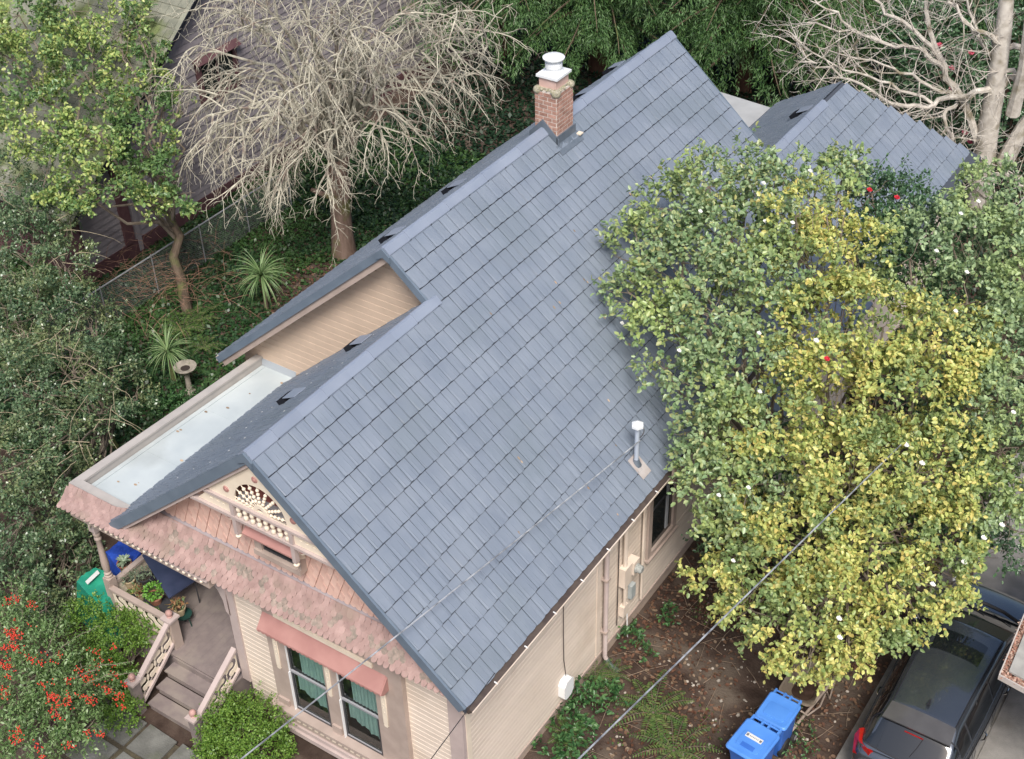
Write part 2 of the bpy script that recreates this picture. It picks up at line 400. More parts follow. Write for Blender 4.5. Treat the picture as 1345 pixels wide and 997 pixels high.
# walls
XW, YW = 3.65, .40
wall = MB()
wall.bb((-1.48, YW + .04, .35), (XW - .04, 15.1, 3.97))
wall.bb((-5.45, 5.31, .2), (-1.4, 15.1, 3.7))
wall.bb((-5.3, 3.2, .2), (-1.4, 5.32, 3.6))
wall.prism([(-3.75, .56, 3.7), (3.6, .56, 3.7), (3.6, .56, zR(3.6) - .2), (0, .56, ZR - .2), (-3.6, .56, zL(-3.6) - .2)], (0, .05, 0))
wallo = wall.build('wall', m_side, house)
MB().bb((-1.46, YW + .06, -.1), (XW - .02, 15.08, .36)).build('foundation', m_found, house)
def boards(axis, plane, out, a0f, a1f, z0, z1, m, step=.125, name='siding_board'):
    z = z0
    while z < z1 - .02:
        h = min(step, z1 - z); a0, a1 = a0f(z + h * .5), a1f(z + h * .5)
        if a1 - a0 > .05:
            mb = MB(); t0, t1 = .034, .006
            pr = [(0, z), (t0, z), (t0, z + h - .018), (t0 - .010, z + h - .006), (0, z + h - .006)]
            if axis == 'y': p = [(plane + out * q[0], a0, q[1]) for q in pr]; d = (0, a1 - a0, 0)
            else: p = [(a0, plane + out * q[0], q[1]) for q in pr]; d = (a1 - a0, 0, 0)
            mb.prism(p, d).build(name, m, wallo)
        z += step
# right wall boards
boards('y', XW - .04, 1, lambda z: .55, lambda z: 4.75, .35, 3.9, m_side)
boards('y', XW - .04, 1, lambda z: 4.89, lambda z: 6.68 if 1.38 < z else 10.2, .35, 3.9, m_side)
boards('y', XW - .04, 1, lambda z: 7.92, lambda z: 10.2, 1.385, 3.9, m_side)
# front wall boards, left and right of the window bay
boards('x', YW + .04, -1, lambda z: -1.46, lambda z: -.72, .35, 3.3, m_side)
boards('x', YW + .04, -1, lambda z: 2.45, lambda z: 3.36, .35, 3.75, m_side)
# rear gable front wall
boards('x', 5.31, -1, lambda z: max(-5.45, XR2 - (ZR2 - .30 - z) / TP), lambda z: min((ZR - z - .32) / TP, (z - ZR) / TP + .22), 3.75, 7.9, m_side2, .16)
# corner boards, skirting
MB().bb((3.36, YW - .035, .0), (XW, YW + .05, 4.0)).build('corner_board', m_trimp, house)
MB().bb((XW - .08, YW + .051, .0), (XW + .012, YW + .17, 3.95)).build('corner_board', m_cream, house)
MB().bb((XW - .06, 4.75, .30), (XW + .012, 4.89, 3.95)).build('corner_board', m_side, house)
MB().bb((XW - .06, .57, .28), (XW + .022, 10.2, .345)).build('water_table', m_trimb, house)
MB().bb((-1.66, YW - .03, .75), (-1.46, YW + .12, 3.9)).build('corner_post', m_trimp, house)
# side bump-out with its low roof (mostly behind the camellias)
bo = MB().bb((XW - .02, 10.2, .0), (4.75, 14.6, 3.35)).build('side_bay', m_side, house)
MB().prism([(3.6, 10.0, 3.95), (4.95, 10.0, 3.35), (4.95, 14.8, 3.35), (3.6, 14.8, 3.95)], (0, 0, .06)).build('bay_roof', m_cap, house)
# downspout
MB().tube([(XW + .09, 4.95, 3.75), (XW + .09, 4.95, .25), (XW + .14, 4.95, .16)], .05, 10).build('downspout', m_trimp, house, smooth=True)
MB().tube([(XW + .13, 4.95, .18), (XW + .22, 4.94, .06), (XW + .45, 4.9, .04)], .06, 8).build('downspout_elbow', mat('drain_green', (.10, .13, .11), None, 4, .5), house, smooth=True)
for z in (.95, 2.4): MB().bb((XW, 4.88, z), (XW + .15, 5.02, z + .04)).build('pipe_strap', m_trimb, house)
# electrical gear
MB().tube([(XW + .08, 5.68, 4.15), (XW + .08, 5.70, 2.1)], .045, 8).build('conduit', m_side, house, smooth=True)
MB().tube([(XW + .04, 5.50, 3.9), (XW + .04, 5.50, .6)], .012, 6).build('cable', m_gutter, house)
MB().bb((XW, 5.58, 1.62), (XW + .15, 5.84, 2.12)).build('meter_box', m_side, house)
mtr = MB().lathe((XW + .2, 5.95, 1.93), [(.105, 0), (.105, .03), (.09, .035), (.09, .1), (.06, .13)], 16, Matrix.Rotation(math.pi / 2, 3, 'Y')).build('electric_meter', mat('meter_glass', (.42, .44, .42), (.3, .31, .3), 30, .15, spec=.8), house, smooth=True)
MB().bb((XW, 5.86, 1.78), (XW + .19, 6.08, 2.1)).build('meter_base', m_side, house)
MB().tube([(XW + .08, 5.72, 1.56), (XW + .08, 5.72, 1.0)], .035, 8).build('conduit', m_side, house, smooth=True)
MB().bb((XW, 5.64, .72), (XW + .11, 5.82, 1.00)).build('junction_box', m_side, house)
MB().bb((XW, 5.99, .92), (XW + .09, 6.15, 1.28)).build('breaker_box', mat('grey_box', (.36, .40, .40), (.42, .45, .45), 6, .5), house)
MB().tube([(XW + .1, 5.80, .7), (XW + .12, 5.82, .0)], .014, 6).build('cable', m_white, house)
MB().tube([(XW + .07, 6.42, 4.05), (XW + .07, 6.43, .55)], .028, 8).build('conduit', m_side, house, smooth=True)
wb = MB().prism([(XW, 3.35, .60), (XW, 3.35, .90), (XW, 3.43, 1.0), (XW, 3.60, 1.0), (XW, 3.67, .93), (XW, 3.67, .63), (XW, 3.58, .53), (XW, 3.42, .53)], (.15, 0, 0)).build('utility_box', m_white, house)
MB().tube([(XW + .035, 3.50, 3.7), (XW + .036, 3.49, 2.2), (XW + .03, 3.51, 1.5), (XW + .05, 3.55, 1.03)], .009, 5).build('cable', m_gutter, house)
# right wall window
wn = MB(); a, b, zb, zt = 6.70, 7.90, 1.40, 3.82
wn.bb((XW - .03, a, zb), (XW + .045, a + .14, zt)); wn.bb((XW - .03, b - .14, zb), (XW + .045, b, zt)); wn.bb((XW - .03, a + .14, zb), (XW + .05, b - .14, zb + .12))
wn.bb((XW - .03, a - .04, zb - .05), (XW + .09, b + .04, zb - .001))
swin = wn.build('window', m_trimb, house)
MB().bb((XW - .05, a + .14, zb + .12), (XW - .005, b - .14, zt)).build('pane', m_glass, swin)
MB().bb((XW - .004, a + .14, 2.58), (XW + .015, b - .14, 2.63)).build('meeting_rail', m_sash, swin)
MB().bb((XW - .004, b - .42, zb + .25), (XW + .012, b - .32, 3.0)).build('curtain', mat('curtain_grey', (.35, .36, .38), None, 5, .8), swin)
# bent vent pipe at the eave
MB().tube([at(886, 611, x=4.15), at(886, 611, x=4.15) + np.array([0, 0, -.33]), at(886, 611, x=4.15) + np.array([-.05, -.04, -.42]), at(886, 611, x=4.15) + np.array([-.35, -.1, -.40])], .045, 8).build('vent_elbow', m_side2, house, smooth=True)
# ---------------------------------------------------------------- gable front
YP = .44
FX = lambda o: frame(o, (1, 0, 0), (0, 0, 1))        # local x -> x, local y -> z, thickness along y
# leaning boards of the pink gable, scalloped feet
dl = Vector((.36, 0, .933))
nb = 0; x = -3.4
while x < 2.9:
    z0 = 4.47; w = .120; mb = MB()
    tmax = 0
    for i in range(200):
        t = i * .02; px_, pz_ = x + dl.x * t, z0 + dl.z * t
        if pz_ > ZR - .33 - TP * abs(px_) or pz_ > 6.1: break
        tmax = t
    px0 = x
    if tmax > .05:
        yo = .445 - .012 * (nb % 2) - .004 * random.random()
        foot = [(x + w * (.5 + .5 * math.cos(a)), yo, z0 + .03 - .045 * math.sin(a)) for a in [0, .5, 1.05, 1.57, 2.09, 2.64, math.pi]]
        poly = [(x + w + dl.x * tmax, yo, z0 + dl.z * tmax)] + foot + [(x + dl.x * tmax, yo, z0 + dl.z * tmax)]
        mb.prism(poly, (0, .03, 0)).build('gable_board', m_pink2, wallo)
        # thin, slightly darker slanted strips crossing each board
        for q in range(3):
            t = .16 + .33 * q + .1 * (nb % 3)
            if t < tmax - .1:
                a = Vector((x, yo - .006, z0)) + dl * t; b = Vector((x + w - .01, yo - .006, z0)) + dl * (t - .11)
                if False: pass
                MBq = MB().prism([a, b, b + dl * .09, a + dl * .09], (0, .006, 0)); rest_b = globals().setdefault('_lap', MB()); rest_b.add(MBq.v, MBq.f)
    x += w + .006; nb += 1
_lap.build('slanted_strip', mat('gable_strip', (.60, .38, .32), (.66, .44, .37), 6, .7), wallo, kind='stuff')
MB().prism([(-3.0, .47, 4.44), (3.0, .47, 4.44), (0, .47, ZR - .3)], (0, .03, 0)).build('gable_backing', m_maroon, wallo)
MB().prism([(-3.1, .355, 4.405), (-3.1, .355, 4.43), (-3.1, .47, 4.45), (-3.1, .47, 4.405)], (6.45, 0, 0)).build('gable_ledge', mat('ledge_grey', (.30, .27, .29), (.34, .31, .33), 3, .6), house)

orn = link('gable_ornament', MB().bb((-1.28, .05, 6.07), (1.28, .17, 6.125)).mesh('gable_ornament', m_trimp), house, True)
OY = .12
cutout('fretwork_panel', [[(-1.22, 6.126), (1.22, 6.126), (0, 7.20)], [(-.56, 6.15)] + arc(0, 6.15, .56, math.pi, 0, 20)[1:-1] + [(.56, 6.15)]], .03, m_cream, FX((0, OY, 0)), orn)
for s in (-1, 1):
    holes = [[(s * (xc + .055 * math.cos(a)), 5.945 + .022 * math.sin(a)) for a in [k * math.pi / 4 for k in range(8)]] for xc in (.84, .98, 1.12)]
    cutout('fretwork_panel', [[(s * .68, 5.80), (s * 1.46, 5.80), (s * 1.19, 6.07), (s * .68, 6.07)]] + holes, .03, m_cream, FX((0, OY, 0)), orn)
    MB().bb((s * .60, .06, 5.37), (s * .68, .15, 6.069)).build('drop_post', m_trimp, orn)
    MB().lathe((s * .64, .105, 5.26), [(.012, -.03), (.02, 0), (.05, .03), (.055, .06), (.03, .09), (.035, .11)], 12).build('finial', m_cream, orn, smooth=True)
    lob = [(s * .70, 5.74), (s * 1.08, 5.74), (s * .98, 5.71), (s * .90, 5.70), (s * .87, 5.66)] + [(s * (.79 + .08 * math.cos(a)), 5.68 + .07 * math.sin(a)) for a in (-.2, -.8, -1.57, -2.3, -3.0)]
    cutout('scroll', [lob], .04, m_cream, FX((0, OY, 0)), orn)
    for (rx, rz) in ((.72, 6.33), (.79, 5.70)):
        MB().lathe((s * rx, OY - .015, rz), [(.001, .03), (.03, .03), (.035, .018), (.055, .018), (.065, 0)], 14, Matrix.Rotation(math.pi / 2, 3, 'X')).build('rosette', m_rose, orn, smooth=True)
MB().lathe((0, OY - .015, 6.87), [(.001, .03), (.03, .03), (.035, .018), (.055, .018), (.065, 0)], 14, Matrix.Rotation(math.pi / 2, 3, 'X')).build('rosette', m_rose, orn, smooth=True)
MB().bb((-1.62, .05, 5.735), (1.62, .16, 5.795)).build('rail', m_trimp, orn)
for i in range(8):
    xx = -.525 + i * .15
    MB().lathe((xx, .11, 5.795), [(.03, 0), (.045, .02), (.045, .07), (.022, .10), (.03, .12), (.044, .16), (.044, .19), (.02, .23), (.03, .275)], 10).build('spindle', m_cream, orn, smooth=True)
MB().bb((-.62, .15, 6.10), (.62, .40, 6.124)).build('shelf', m_sashg, orn)
MB().prism([(-1.15, .38, 6.12), (1.15, .38, 6.12), (0, .38, 7.12)], (0, .02, 0)).build('sunburst_back', m_maroon, orn)
hub = MB(); A = arc(0, 6.15, .15, 0, math.pi, 10); B_ = arc(0, 6.15, .075, math.pi, 0, 10)
hub.prism([(p[0], OY - .02, p[1]) for p in A + B_], (0, .05, 0)).build('sunburst_hub', m_cream, orn)
for i in range(9):
    a = math.radians(8 + i * 20.5); mb = MB(); c_, s_ = math.cos(a), math.sin(a)
    mb.tube([(c_ * .14, OY, 6.15 + s_ * .14), (c_ * .57, OY, 6.15 + s_ * .57)], .010, 6)
    for r_ in (.22, .305, .39, .475): mb.ball((c_ * r_, OY, 6.15 + s_ * r_), .033, 8)
    mb.build('sunburst_ray', m_cream, orn, smooth=True)
# attic window with its little awning
aw = MB()
aw.bb((-.52, .26, 4.82), (.52, .44, 4.93)); aw.bb((-.52, .30, 4.93), (-.36, .44, 5.45)); aw.bb((.36, .30, 4.93), (.52, .44, 5.45)); aw.bb((-.36, .30, 5.33), (.36, .44, 5.45))
awin = aw.build('attic_window', m_trimb, house)
MB().bb((-.36, .37, 4.93), (.36, .40, 5.33)).build('pane', m_glass, awin)
for (a, b) in (((-.36, .345, 4.93), (-.33, .37, 5.33)), ((.33, .345, 4.93), (.36, .37, 5.33)), ((-.33, .346, 4.93), (.33, .37, 4.96))): MB().bb(a, b).build('sash', m_sash, awin)
MB().prism([(-.58, .40, 5.60), (-.58, .13, 5.38), (-.58, .13, 5.35), (-.58, .40, 5.55)], (1.16, 0, 0)).build('awning', m_rose, awin)
for s in (-.56, .54): MB().prism([(s, .40, 5.56), (s, .15, 5.36), (s, .18, 5.30), (s, .40, 5.15)], (.02, 0, 0)).build('awning_bracket', m_cream, awin)

# ---------------------------------------------------------------- scallop shingled skirt
def sk(x, v):   # v 0 bottom .. 1 top
    u = (x + 5.32) / 9.0
    b = Vector((x, -.12 + .17 * u, 3.84 + .13 * u))
    s_ = min(1, max(0, (x + 4.15) / 1.1)); s_ = s_ * s_ * (3 - 2 * s_)
    tz = 4.10 + .30 * s_; tz = min(tz, zR(x) - .20) if x > 3 else tz
    t = Vector((x, .20 + .17 * s_, tz + .02 * s_))
    fl = .03 * math.sin(math.pi * v)
    return b.lerp(t, v) + Vector((0, fl, -fl * .8))
XS0, XS1 = -5.32, 3.70
mb = MB(); n = 30
for i in range(n + 1):
    xx = XS0 + (XS1 - XS0) * i / n
    for v in (0, .25, .5, .75, 1): mb.v.append(tuple(sk(xx, v) + Vector((0, .015, -.01))))
    p = sk(xx, 0); mb.v.append((xx, .42, p.z - .02))
for i in range(n):
    for j in range(5): a = i * 6 + j; mb.f.append((a, a + 1, a + 7, a + 6))
skirt = mb.build('scalloped_skirt', m_pinkg, house)
def scal(w, L, k):
    pts = [(-w / 2, 0), (-w / 2, L * .62)] + [(-w / 2 * math.cos(a), L * .62 + L * .38 * math.sin(a)) for a in (.45, .95, 1.57, 2.19, 2.69)] + [(w / 2, L * .62), (w / 2, 0)]
    m = MB().prism([(p[0], p[1], 0) for p in pts], (0, 0, .012)); return m
scm = [scal(w, .175, 0) for w in (.114, .120, .125)]
ms1 = [s.mesh('scallop_shingle', m_pink) for s in scm]; ms2 = [s.mesh('scallop_shingle', m_pinkg) for s in scm]
rr = random.Random(3); allsc = []
for row in range(6):
    v0 = row / 6.0; x = XS0 + .04 + (.063 if row % 2 else 0)
    while x < XS1 - .05:
        p = sk(x, v0); q = sk(x, min(1, v0 + .25)); t = (q - p).normalized()
        Yd = -t; X = Vector((1, 0, 0)); X = (sk(x + .1, v0) - sk(x - .1, v0)).normalized(); Z = X.cross(Yd)
        if Z.y > 0: Z = -Z; X = -X
        o = p - Yd * .150 + Z * (.006 + .005 * row * 0 + rr.uniform(0, .005))
        up_t = o + Z * -.004
        # lean so that the foot stands proud
        Yd2 = (Yd + Z * .07).normalized(); Z2 = X.cross(Yd2)
        if Z2.dot(Z) < 0: Z2 = -Z2
        M = Matrix(((X.x, Yd2.x, Z2.x, up_t.x), (X.y, Yd2.y, Z2.y, up_t.y), (X.z, Yd2.z, Z2.z, up_t.z), (0, 0, 0, 1))) @ Matrix.Rotation(rr.uniform(-.03, .03), 4, 'Z')
        g = math.sin(x * 1.9 + .6) * math.sin(row * 1.3 + x * .7) + rr.uniform(-.8, .8)
        allsc.append((M, rr.randrange(3), g > .30 and 0 < row < 5)); x += .126
allsc.sort(key=lambda t: (Vector(t[0].col[3][:3]) - CV).length)
sx = MB()
for i, (M, k, g) in enumerate(allsc):
    if i < 300: link('scallop_shingle', (ms2 if g else ms1)[k], skirt, True, mw=M)
    else: sx.add([M @ Vector(v) for v in scm[k].v], scm[k].f)
sx.build('scallop_shingle', m_pink, skirt, kind='stuff')
# left return of the skirt
lr = MB()
for j in range(4):
    z0 = 3.84 + j * .07; lr.prism([(-5.50 + .05 * j, -.12 + .06 * j, z0), (-5.44 + .05 * j, -.12 + .06 * j, z0 + .09), (-5.30 + .03 * j, 5.2, z0 + .09), (-5.36 + .03 * j, 5.2, z0)], (.05, 0, -.01))


# ---------------------------------------------------------------- flat porch roof and parapet
g = lambda px, py, z: Vector(at(px, py, z=z))
zc = 4.10
of, ob, ib, inf, ir = g(90, 634, zc), g(330, 470, zc), g(334, 478, zc), g(110, 631, zc), g(168, 662, zc)
orr = g(158, 669, zc); orr2 = orr + (orr - of).normalized() * .6; ir2 = ir + (ir - inf).normalized() * .6
ib = ob + Vector((.17, 0, 0)); ob.y = ib.y = 5.28
MB().prism([of, inf, ib, ob], (0, 0, -.05)).build('parapet_cap', m_parapet, house)
MB().prism([of + Vector((.001, 0, -.003)), orr2 + Vector((0, 0, -.003)), ir2 + Vector((0, 0, -.003)), inf + Vector((0, 0, -.003))], (0, 0, -.05)).build('parapet_cap', m_parapet, house)
MB().prism([of + Vector((.03, .03, -.053)), inf + Vector((-.02, 0, -.053)), ib + Vector((-.02, 0, -.053)), ob + Vector((.03, 0, -.053))], (0, 0, -.30)).build('parapet', m_parapet, house)
MB().prism([(inf.x - .03, inf.y - .02, 3.88), (-3.72, inf.y - .02, 3.88), (-3.72, 5.30, 3.88), (ib.x - .03, 5.30, 3.88)], (0, 0, -.06)).build('flat_roof', m_membrane, house)
MB().prism([(inf.x - .01, inf.y, 3.884), (inf.x + .09, inf.y, 3.884), (ib.x + .09, 5.2, 3.884), (ib.x - .01, 5.2, 3.884)], (0, 0, .012)).build('seam_strip', m_membrane, house)
rr = random.Random(77); fl_ = MB()
for i in range(13):
    x_, y_ = rr.uniform(-5.0, -4.0), rr.uniform(.6, 5.1); a = rr.uniform(0, 6.28); s_ = rr.uniform(.015, .05); fl_.prism([(x_ + s_ * math.cos(a + t), y_ + s_ * .6 * math.sin(a + t), 3.886) for t in (0, 1.3, 2.5, 3.6, 5)], (0, 0, .004))
tag(fl_.build('fallen_leaves', MATS.get('m_rl') or mat('roof_leaf', (.30, .20, .13), (.42, .32, .22), 9, .8, rnd=.4), house, kind='stuff'))
for y_ in (1.9, 3.5): MB().prism([(inf.x + .0, y_, 3.8835), (-3.9, y_, 3.8835), (-3.9, y_ + .05, 3.8835), (inf.x, y_ + .05, 3.8835)], (0, 0, .003)).build('membrane_seam', m_membrane, house)
MB().prism([(-5.05, 5.24, 3.885), (-4.0, 5.24, 3.885), (-4.0, 5.275, 4.05), (-5.05, 5.275, 4.05)], (0, .01, 0)).build('flashing', mat('flash_grey', (.38, .41, .44), None, 4, .45), house)

# ---------------------------------------------------------------- chimney
cx0, cx1, cy0, cy1 = -1.13, -.60, 10.17, 10.80
ch = MB().bb((cx0 + .006, cy0 + .006, 7.6), (cx1 - .006, cy1 - .006, 9.16)).build('chimney', m_mortar, house)
bh, bg_ = .088, .020
for c in range(15):
    z0 = 7.82 + c * bh; off = (c % 2) * .10
    for (face, L0, L1) in (('f', cx0, cx1), ('r', cy0, cy1), ('l', cy0, cy1)):
        p = L0 - off if face == 'f' else L0 - .10 + off
        while p < L1 - .02:
            a, b = max(p, L0), min(p + .205, L1)
            if b - a > .035:
                q = random.uniform(0, .004)
                if face == 'f': bx = ((a + bg_ / 2, cy0 - q, z0), (b - bg_ / 2, cy0 + .09, z0 + bh - bg_))
                elif face == 'r': bx = ((cx1 - .09, a + bg_ / 2, z0 + .0005), (cx1 + q, b - bg_ / 2, z0 + bh - bg_ - .0005))
                else: bx = ((cx0 - q, a + bg_ / 2 + .08, z0 + .0005), (cx0 + .02, b - bg_ / 2, z0 + bh - bg_ - .0005))
                MB().bb(*bx).build('brick', m_brick, ch)
            p += .205 + .0
ct = MB()
ct.prism([(cx0 + .03, cy0 + .03, 9.16), (cx1 - .03, cy0 + .03, 9.16), (cx1 - .03, cy1 - .03, 9.16), (cx0 + .03, cy1 - .03, 9.16)], (0, 0, .05))
for (a, b) in ((cx0 + .05, cy0 + .05), (cx1 - .05, cy0 + .05), (cx1 - .05, cy1 - .05)): ct.ball((a, b, 9.14), .10, 10, (1, 1, .9))
for i in range(18): ct.ball((random.uniform(cx0 + .02, cx1 - .02), cy0 + random.uniform(0, .06), 9.18), random.uniform(.025, .05), 6)
for i in range(16): ct.ball((cx1 - random.uniform(0, .06), random.uniform(cy0, cy1), 9.18), random.uniform(.025, .05), 6)
ct.build('mortar_crown', m_moss, ch, smooth=True)
MB().bb((cx0 + .07, cy0 + .07, 9.17), (cx1 - .06, cy1 - .09, 9.42)).build('chimney_neck', mat('neck_pink', (.56, .38, .33), (.62, .44, .39), 5, .75), ch)
MB().bb((cx0 + .02, cy0 + .03, 9.42), (cx1 - .01, cy1 - .05, 9.47)).build('chimney_plate', m_galv, ch)
MB().lathe(((cx0 + cx1) / 2, (cy0 + cy1) / 2, 9.47), [(.21, 0), (.16, .04), (.16, .10), (.175, .105), (.175, .19), (.15, .195), (.13, .27), (.22, .285), (.225, .31), (.16, .345), (.001, .36)], 28).build('chimney_cap', m_galv, ch, smooth=True)
# lead flashing round the foot
fl = MB()
def zrf(x): return ZR2 - TP * abs(x - XR2)
fl.prism([(cx0 - .12, cy0 - .03, zrf(cx0 - .12) + .01), (XR2, cy0 - .03, ZR2 + .05), (cx1 + .06, cy0 - .03, zrf(cx1 + .06) + .03), (cx1 + .06, cy0 - .03, zrf(cx1 + .06) + .20), (XR2, cy0 - .03, ZR2 + .22), (cx0 - .12, cy0 - .03, zrf(cx0 - .12) + .16)], (0, .025, 0))
fl.bb((cx1 + .006, cy0 - .03, 8.0), (cx1 + .03, cy1 + .05, 8.24))
fl.prism([(cx1 + .03, cy0 - .1, zrf(cx1 + .03) + .045), (cx1 + .20, cy0 - .1, zrf(cx1 + .20) + .045), (cx1 + .20, cy1 + .1, zrf(cx1 + .20) + .045), (cx1 + .03, cy1 + .1, zrf(cx1 + .03) + .045)], (0, 0, .008))
fl.build('flashing', m_lead, ch)
MB().bb((cx1 + .03, cy1 + .02, zrf(cx1 + .1) + .06), (cx1 + .16, cy1 + .14, zrf(cx1 + .1) + .09)).build('sealant', m_cream, ch)

# ---------------------------------------------------------------- roof vents, left slopes
def roof_vent(x, y, zf, side=-1, k=.8):
    c = Vector((x, y, zf(x) + .02)); Yd = Vector((side * CS, 0, -SN)); Z = Vector((side * SN, 0, CS)); X = Vector((0, 1, 0))
    f = lambda a, b, h: c + (X * a + Yd * b + Z * h) * k
    mb = MB(); mb.add([f(-.2, -.02, .02), f(.2, -.02, .02), f(-.2, .26, .02), f(.2, .26, .02), f(-.2, .26, .15), f(.2, .26, .15), f(-.2, -.02, .14), f(.2, -.02, .14)], [(0, 1, 3, 2), (2, 3, 5, 4), (0, 2, 4, 6), (1, 7, 5, 3), (0, 6, 7, 1)])
    v = mb.build('roof_vent', m_black, roofo)
    MB().prism([f(-.205, -.42, .035), f(.205, -.42, .035), f(.205, -.025, .135), f(-.205, -.025, .135)], tuple(Z * .012)).build('vent_lid', m_cap, v)
roof_vent(-1.42, 2.55, zL); roof_vent(-1.38, 4.40, zL)
for (px, py) in ((515, 306), (596, 243), (764, 122), (806, 87)):
    # the point on the rear left slope seen at that pixel, a little above the tiles
    best = None
    for k in range(60):
        y = 5.2 + k * .18; P_ = at(px, py, y=y); d = abs(P_[2] - zL2(P_[0]) - .12)
        if best is None or d < best[0]: best = (d, P_[0], y)
    roof_vent(min(best[1], XR2 - .55), best[2], zL2)
# service mast on the right slope
mx, my = 3.60, 6.22
MB().tube([(mx, my, 4.2), (mx, my, 5.22)], .045, 12).build('service_mast', mat('mast_grey', (.42, .47, .55), None, 3, .4, spec=.5), house, smooth=True)
MB().lathe((mx, my, 5.2), [(.085, 0), (.12, .03), (.12, .09), (.02, .15)], 6).build('mast_cap', m_galv, house)
MB().lathe((mx, my, 4.36), [(.11, -.06), (.075, .02), (.06, .08)], 12).build('mast_boot', m_lead, house, smooth=True)
c = Vector((mx, my, zR(mx) + .055)); Yd = Vector((CS, 0, -SN)); X = Vector((0, 1, 0))
MB().prism([c - X * .15 - Yd * .13, c + X * .15 - Yd * .13, c + X * .15 + Yd * .33, c - X * .15 + Yd * .33], (0, 0, .006)).build('mast_flashing', mat('flash_tan', (.46, .43, .42), (.38, .33, .31), 6, .5), house)

# ---------------------------------------------------------------- front window group
fwn = MB()
fwn.bb((-.71, .335, .80), (-.27, .42, 3.86)); fwn.bb((.60, .336, .80), (.93, .42, 3.2)); fwn.bb((1.80, .335, .80), (2.28, .42, 3.86)); fwn.bb((-.27, .34, 2.98), (1.80, .42, 3.86))
fwn.bb((2.28, .30, .80), (2.46, .421, 3.86)); fwn.bb((-.79, .17, .73), (2.52, .42, .80))
fwin = fwn.build('window', m_trimb, house)
MB().bb((-.79, .19, .19), (2.5, .44, .30)).build('base_trim', m_trimp, fwin); MB().bb((-.77, .24, .31), (2.48, .44, .40)).build('base_trim', m_trimp, fwin)
MB().bb((-.75, .28, .40), (2.46, .43, .73)).build('apron', m_trimb, fwin)
for i in range(22):
    xx = -.68 + i * .143
    if xx < 2.35: MB().prism([(xx, .268, .50), (xx + .085, .268, .50), (xx + .135, .268, .66), (xx + .05, .268, .66)], (0, .02, 0)).build('apron_slat', m_cream, fwin)
for (a, b) in ((-.27, .60), (.93, 1.80)):
    MB().bb((a, .432, .80), (b, .438, 2.98)).build('painted_room_dark', m_black, fwin)  # black sheet close behind the panes, painted in for the unlit room
    mw = MB(); mw.bb((a, .37, 1.86), (a + .035, .40, 2.98)); mw.bb((b - .035, .37, 1.86), (b, .40, 2.98)); mw.bb((a + .035, .371, 2.94), (b - .035, .40, 2.98)); mw.build('upper_sash', m_sash, fwin)
    mw = MB(); mw.bb((a, .35, .80), (a + .05, .385, 1.86)); mw.bb((b - .05, .35, .80), (b, .385, 1.86)); mw.bb((a + .05, .351, .80), (b - .05, .385, .87)); mw.build('lower_sash', m_sash, fwin)
    MB().bb((a, .345, 1.845), (b, .38, 1.895)).build('meeting_rail', m_sashg, fwin); MB().bb((a + .045, .343, .86), (b - .045, .36, .885)).build('sash_bead', m_sashg, fwin)
    MB().bb((a - .004, .30, .80), (a + .012, .355, 1.86)).build('jamb_liner', m_white, fwin); MB().bb((a - .004, .325, 1.86), (a + .004, .36, 2.97)).build('jamb_liner', m_white, fwin)
    # curtains: pleated sheet above, scalloped valance below
    for (u0, zb, zt, sc, nm) in ((.24, 1.90, 2.93, 0, 'curtain'), (.10, 1.25, 1.84, 1, 'lace_valance')):
        mb = MB(); N = 26
        for i in range(N + 1):
            t = i / N; xx = a + u0 + (b - a - u0 - .05) * t; yy = .418 + .009 * math.sin(t * 46); zz = zb + (sc * (.08 * abs(math.sin(t * 9.4)) - .25 * (t - .3)) if sc else 0)
            mb.v += [(xx, yy, zz), (xx, yy, zt)]
        for i in range(N): mb.f.append((2 * i, 2 * i + 2, 2 * i + 3, 2 * i + 1))
        mb.build(nm, m_teal, fwin, smooth=True)
# panes: clear glass that mirrors the sky a little
pg = bpy.data.materials.new('clear_pane'); pg.use_nodes = True; n_ = pg.node_tree; n_.nodes.remove(n_.nodes['Principled BSDF'])
tr = n_.nodes.new('ShaderNodeBsdfTransparent'); tr.inputs[0].default_value = (.82, .86, .84, 1); gl = n_.nodes.new('ShaderNodeBsdfGlossy'); gl.inputs['Roughness'].default_value = .03
lw = n_.nodes.new('ShaderNodeLayerWeight'); lw.inputs[0].default_value = .5; pw = n_.nodes.new('ShaderNodeMath'); pw.operation = 'POWER'; pw.inputs[1].default_value = 4; n_.links.new(lw.outputs['Facing'], pw.inputs[0]); fr = n_.nodes.new('ShaderNodeMath'); fr.operation = 'MULTIPLY_ADD'; fr.inputs[1].default_value = .6; fr.inputs[2].default_value = .04; n_.links.new(pw.outputs[0], fr.inputs[0]); mxs = n_.nodes.new('ShaderNodeMixShader')
n_.links.new(fr.outputs[0], mxs.inputs[0]); n_.links.new(tr.outputs[0], mxs.inputs[1]); n_.links.new(gl.outputs[0], mxs.inputs[2]); n_.links.new(mxs.outputs[0], n_.nodes['Material Output'].inputs[0])
for (a, b) in ((-.27, .60), (.93, 1.80)): 
    MB().bb((a + .034, .388, 1.88), (b - .034, .392, 2.95)).build('pane', pg, fwin); MB().bb((a + .049, .366, .86), (b - .049, .370, 1.86)).build('pane', pg, fwin)
